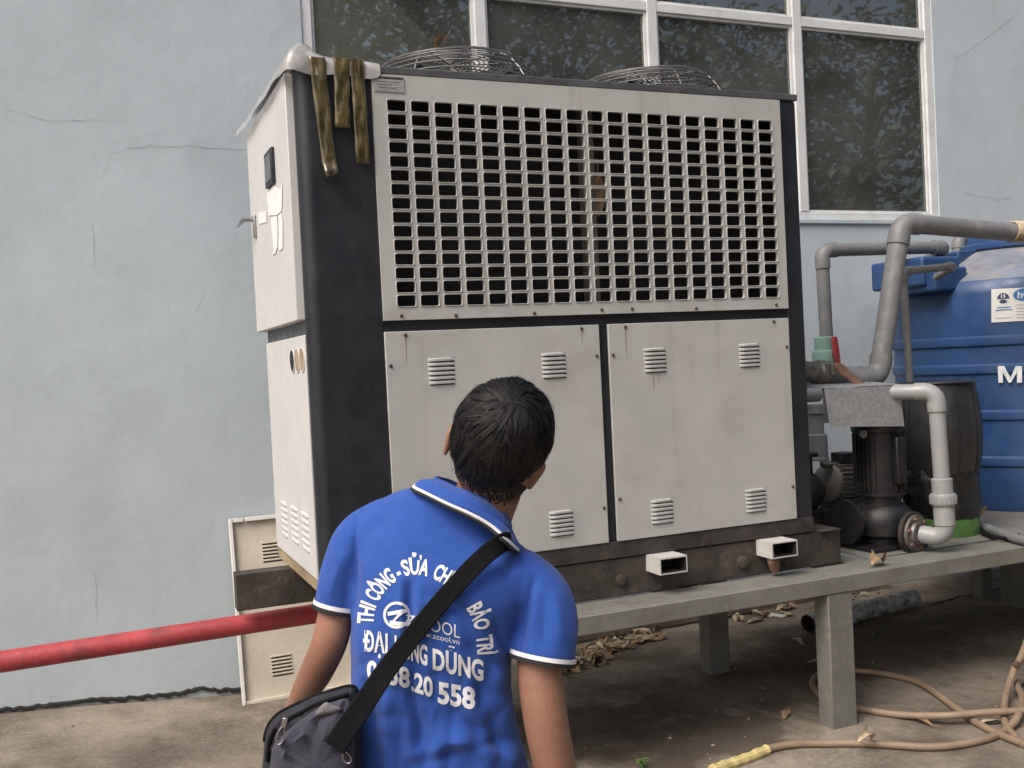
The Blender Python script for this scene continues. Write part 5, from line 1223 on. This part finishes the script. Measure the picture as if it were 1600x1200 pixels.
def arc_text(words, h=25):
    for body, s0, s1 in words:
        bm = txt(body, .034); xs_ = [v.co.x for v in bm.verts]; a, c = min(xs_), max(xs_)
        slice_bm(bm, .12)
        for v in bm.verts:
            p, d_ = arc_at(s0+(v.co.x-a)/(c-a)*(s1-s0)); nx_, ny_ = d_.y, -d_.x; q = v.co.y/.73*h; v.co.x, v.co.y = p.x+nx_*q, p.y+ny_*q
        place(bm, 'arc_word', step=3.5)
Lt = cum[-1]
arc_text([('THI', 0, 29), ('CÔNG', 36, 81), ('-', 86, 92), ('SỬA', 96, 131), ('CHỮA', 139, 186), ('BẢO', .735*Lt, .865*Lt), ('TRÌ', .895*Lt, Lt-1)])

# ---- trousers and shoes below the frame
tr_ = MB(); hipL, hipR = X(635,1290,-.03), X(765,1290,-.03)
def gnd(p, dz=0): return Vector((p.x, p.y, gz(p.x,p.y)+dz))
fL, fR = gnd(hipL + eR*-.05, .08), gnd(hipR + eR*.05, .08)
for h_, f_ in ((hipL,fL),(hipR,fR)):
    kn = h_.lerp(f_, .5) + CF*.02; limb(tr_, [h_+Vector((0,0,.06)), h_, h_.lerp(kn,.5), kn, kn.lerp(f_,.5), f_+Vector((0,0,.02))], [.09,.095,.085,.066,.06,.058])
tr_.loft([ring(X((TOR[k][0][0]+TOR[k][1][0])/2, (TOR[k][0][1]+TOR[k][1][1])/2, TOR[k][3]), eR, eT, .155, .105, 24) for k in (0,1)])
tme = evaluated(tr_, .009, 5)
for v in tme.vertices: v.co -= off
link('trousers', tme, MT['trouser'], man, smooth=180)
for f_ in (fL, fR):
    g0 = Vector((f_.x, f_.y, f_.z-.08)); fw_ = Vector((CF.x,CF.y,0)).normalized(); rt_ = Vector((fw_.y,-fw_.x,0)); b = MB()
    b.loft([[g0 + fw_*q + rt_*(w_*math.cos(a)) + Vector((0,0,h_*max(0,math.sin(a))+.002)) for a in (2*math.pi*k/16 for k in range(16))] for q, w_, h_ in ((-.08,.020,.05),(-.065,.038,.085),(-.01,.042,.10),(.07,.047,.075),(.14,.048,.05),(.18,.035,.035),(.195,.015,.02))])
    b.build('shoe', MT['shoe'], man, smooth=60)

# ---------------------------------------------------------------- shoulder bag
bagT = .07
bag = thing('shoulder_bag', 'faded dark navy shoulder bag with wide black strap slung across the man', 'bag', X(500,1300,bagT))
out = [(412,1175),(416,1142),(430,1119),(455,1104),(490,1089),(525,1077),(548,1072),(558,1080),(562,1110),(566,1200),(562,1290),(545,1322),(480,1328),(424,1312),(408,1250)]
def oloop(l, n=5):
    P = [Vector((x,y,0)) for x,y in l]; P = P[-2:]+P+P[:3]; s_ = smooth_path(P, n); return s_[2*n:2*n+len(l)*n]
OL = oloop(out); cx_, cy_ = 488, 1205
def bag_rings(loop, spec, wob=0):
    rings = []
    for sc_, t_ in spec: rings.append([X(cx_+(p.x-cx_)*sc_, cy_+(p.y-cy_)*sc_, t_ + wob*min(1,sc_*1.4)*(abs(fbm(p.x*.022*sc_+p.y*.01, p.y*.03*sc_, 3, 1))*2.2-.5)) for p in loop])
    return rings
b = MB(); b.loft(bag_rings(OL, [(.80,bagT-.070),(.95,bagT-.060),(1.0,bagT-.03),(1.0,bagT+.005),(.97,bagT+.030),(.90,bagT+.045),(.7,bagT+.05),(.3,bagT+.052)], .006))
b.build('bag_body', MT['bagd'], bag, smooth=60)
pk = [(424,1180),(430,1160),(444,1146),(470,1125),(497,1106),(522,1096),(543,1093),(552,1120),(554,1200),(550,1290),(535,1310),(480,1314),(432,1300),(420,1245)]
PK = oloop(pk)
b = MB(); b.loft(bag_rings(PK, [(1.0,bagT+.028),(1.0,bagT+.052),(.97,bagT+.064),(.88,bagT+.072),(.72,bagT+.077),(.5,bagT+.080),(.25,bagT+.082),(.08,bagT+.083)], .012)); b.build('front_pocket', MT['bag'], bag, smooth=60)
pt_ = oloop([(492,1118),(500,1104),(510,1097),(520,1101),(534,1107),(528,1113),(510,1117)], 4)
b = MB(); cxx, cyy = 512, 1108
b.loft([[X(cxx+(p.x-cxx)*s_, cyy+(p.y-cyy)*s_, bagT+t_) for p in pt_] for s_, t_ in ((1,.052),(1,.074),(.85,.080),(.4,.083))]); b.build('grey_patch', MT['bagg'], bag, smooth=60)
sm_ = oloop([(470,1148),(476,1142),(505,1165),(520,1178),(513,1184),(490,1168)], 3)
# piping and zip along the top arc
zp = [X(x, y, bagT+.050) for x, y in smooth_path([Vector((417,1190,0)),Vector((423,1152,0)),Vector((438,1131,0)),Vector((470,1112,0)),Vector((500,1097,0)),Vector((550,1084,0))], 8) for x, y in ()] if False else [X(p.x, p.y, bagT+.047) for p in smooth_path([Vector((417,1190,0)),Vector((422,1154,0)),Vector((437,1132,0)),Vector((470,1113,0)),Vector((500,1098,0)),Vector((545,1084,0))], 8)]
MB().tube(zp, .0035, 8).build('zip', MT['strap'], bag)
MB().tube([X(p.x, p.y, bagT+.012) for p in OL[2:40]], .0035, 8).build('piping', MT['strap'], bag)
def puller(px, py, ang, L_, nm='zip_puller'):
    d_ = (eU*-math.cos(ang) + eR*math.sin(ang)); s_ = d_.cross(eT); c0 = X(px, py, bagT+.088)
    b = MB(); n = 20; P = []
    for k in range(n+1):
        a = 2*math.pi*k/n; P.append(c0 + d_*(L_*.5+L_*.45*math.cos(a)) + s_*(.0058*math.sin(a)*(1.1+.2*math.cos(a))))
    b.tube(P, .0014, 6, cap=False); b.build(nm, MT['chrome'], bag)
    b = MB(); b.obox(c0-d_*.006, d_*.009, s_*.0045, eT*.003); b.build('zip_slider', MT['chrome'], bag, bevel=.0015)
puller(443,1134,-.28,.036); puller(537,1174,.45,.024)
# strap: over the right shoulder, across the back to the bag, and round the chest
sp = [(798,846),(785,848),(765,862),(740,885),(710,917),(675,957),(640,1000),(605,1045),(575,1090),(548,1130),(522,1168)]
spp = smooth_path([Vector((x,y,0)) for x,y in sp], 6); A_, B_ = [], []
for i, p in enumerate(spp):
    tg = (spp[min(i+1,len(spp)-1)]-spp[max(i-1,0)]).normalized(); nn = Vector((-tg.y,tg.x,0)); hw_ = 15.0 + 9*max(0,(i/len(spp)-.55))
    for sgn, lst in ((1,A_),(-1,B_)):
        q = p + nn*hw_*sgn; s_ = on_shirt(q.x, q.y, .004); lst.append((q, proj(s_)[2]))
def sm(vals, k_=7):
    v = np.array(vals); pad = np.pad(v, k_, mode='edge'); mn = np.array([pad[i:i+2*k_+1].min() for i in range(len(v))]); pad = np.pad(mn, k_, mode='edge'); return np.convolve(pad, np.ones(2*k_+1)/(2*k_+1), 'valid')
dA, dB = sm([d for _, d in A_]), sm([d for _, d in B_])
mn = np.minimum(dA, dB)*.7 + np.maximum(dA,dB)*.3
def lim(i, d): 
    f_ = min(1, max(0, (i/len(spp)-.58)/.25)); d += .018*max(0, 1-i/9); return d*(1-f_) + (PD-bagT-.096)*f_
EA = [CP + ray(q.x,q.y)*lim(i, dA[i]-.004) for i, (q, d) in enumerate(A_)]; EB_ = [CP + ray(q.x,q.y)*lim(i, dB[i]-.004) for i, (q, d) in enumerate(B_)]
front = [((806,880,-.05),(786,852,-.05)),((800,890,-.13),(768,862,-.15)),((740,950,-.17),(708,925,-.17)),((650,1050,-.17),(620,1020,-.17)),((560,1150,-.12),(535,1115,-.12)),((520,1200,-.03),(490,1165,-.03))]
FA = smooth_path([EA[0]]+[X(*a_) for a_, c_ in front], 5); FB = smooth_path([EB_[0]]+[X(*c_) for a_, c_ in front], 5)
for (P0, P1) in ((EA, EB_), (FA, FB)):
    b = MB(); rows = []
    for i, (p, q) in enumerate(zip(P0, P1)):
        nn = (p-q).cross(P0[min(i+1,len(P0)-1)]-P0[max(i-1,0)]).normalized(); nn = nn if nn.dot(eT) > 0 or P0 is FA else -nn
        rows.append([p, p.lerp(q,.06)+nn*.0022, p.lerp(q,.12)+nn*.0018, p.lerp(q,.5)+nn*.0022, p.lerp(q,.88)+nn*.0018, p.lerp(q,.94)+nn*.0022, q, p.lerp(q,.5)-nn*.002])
    b.loft(rows); b.build('strap', MT['strap'], bag, smooth=60)
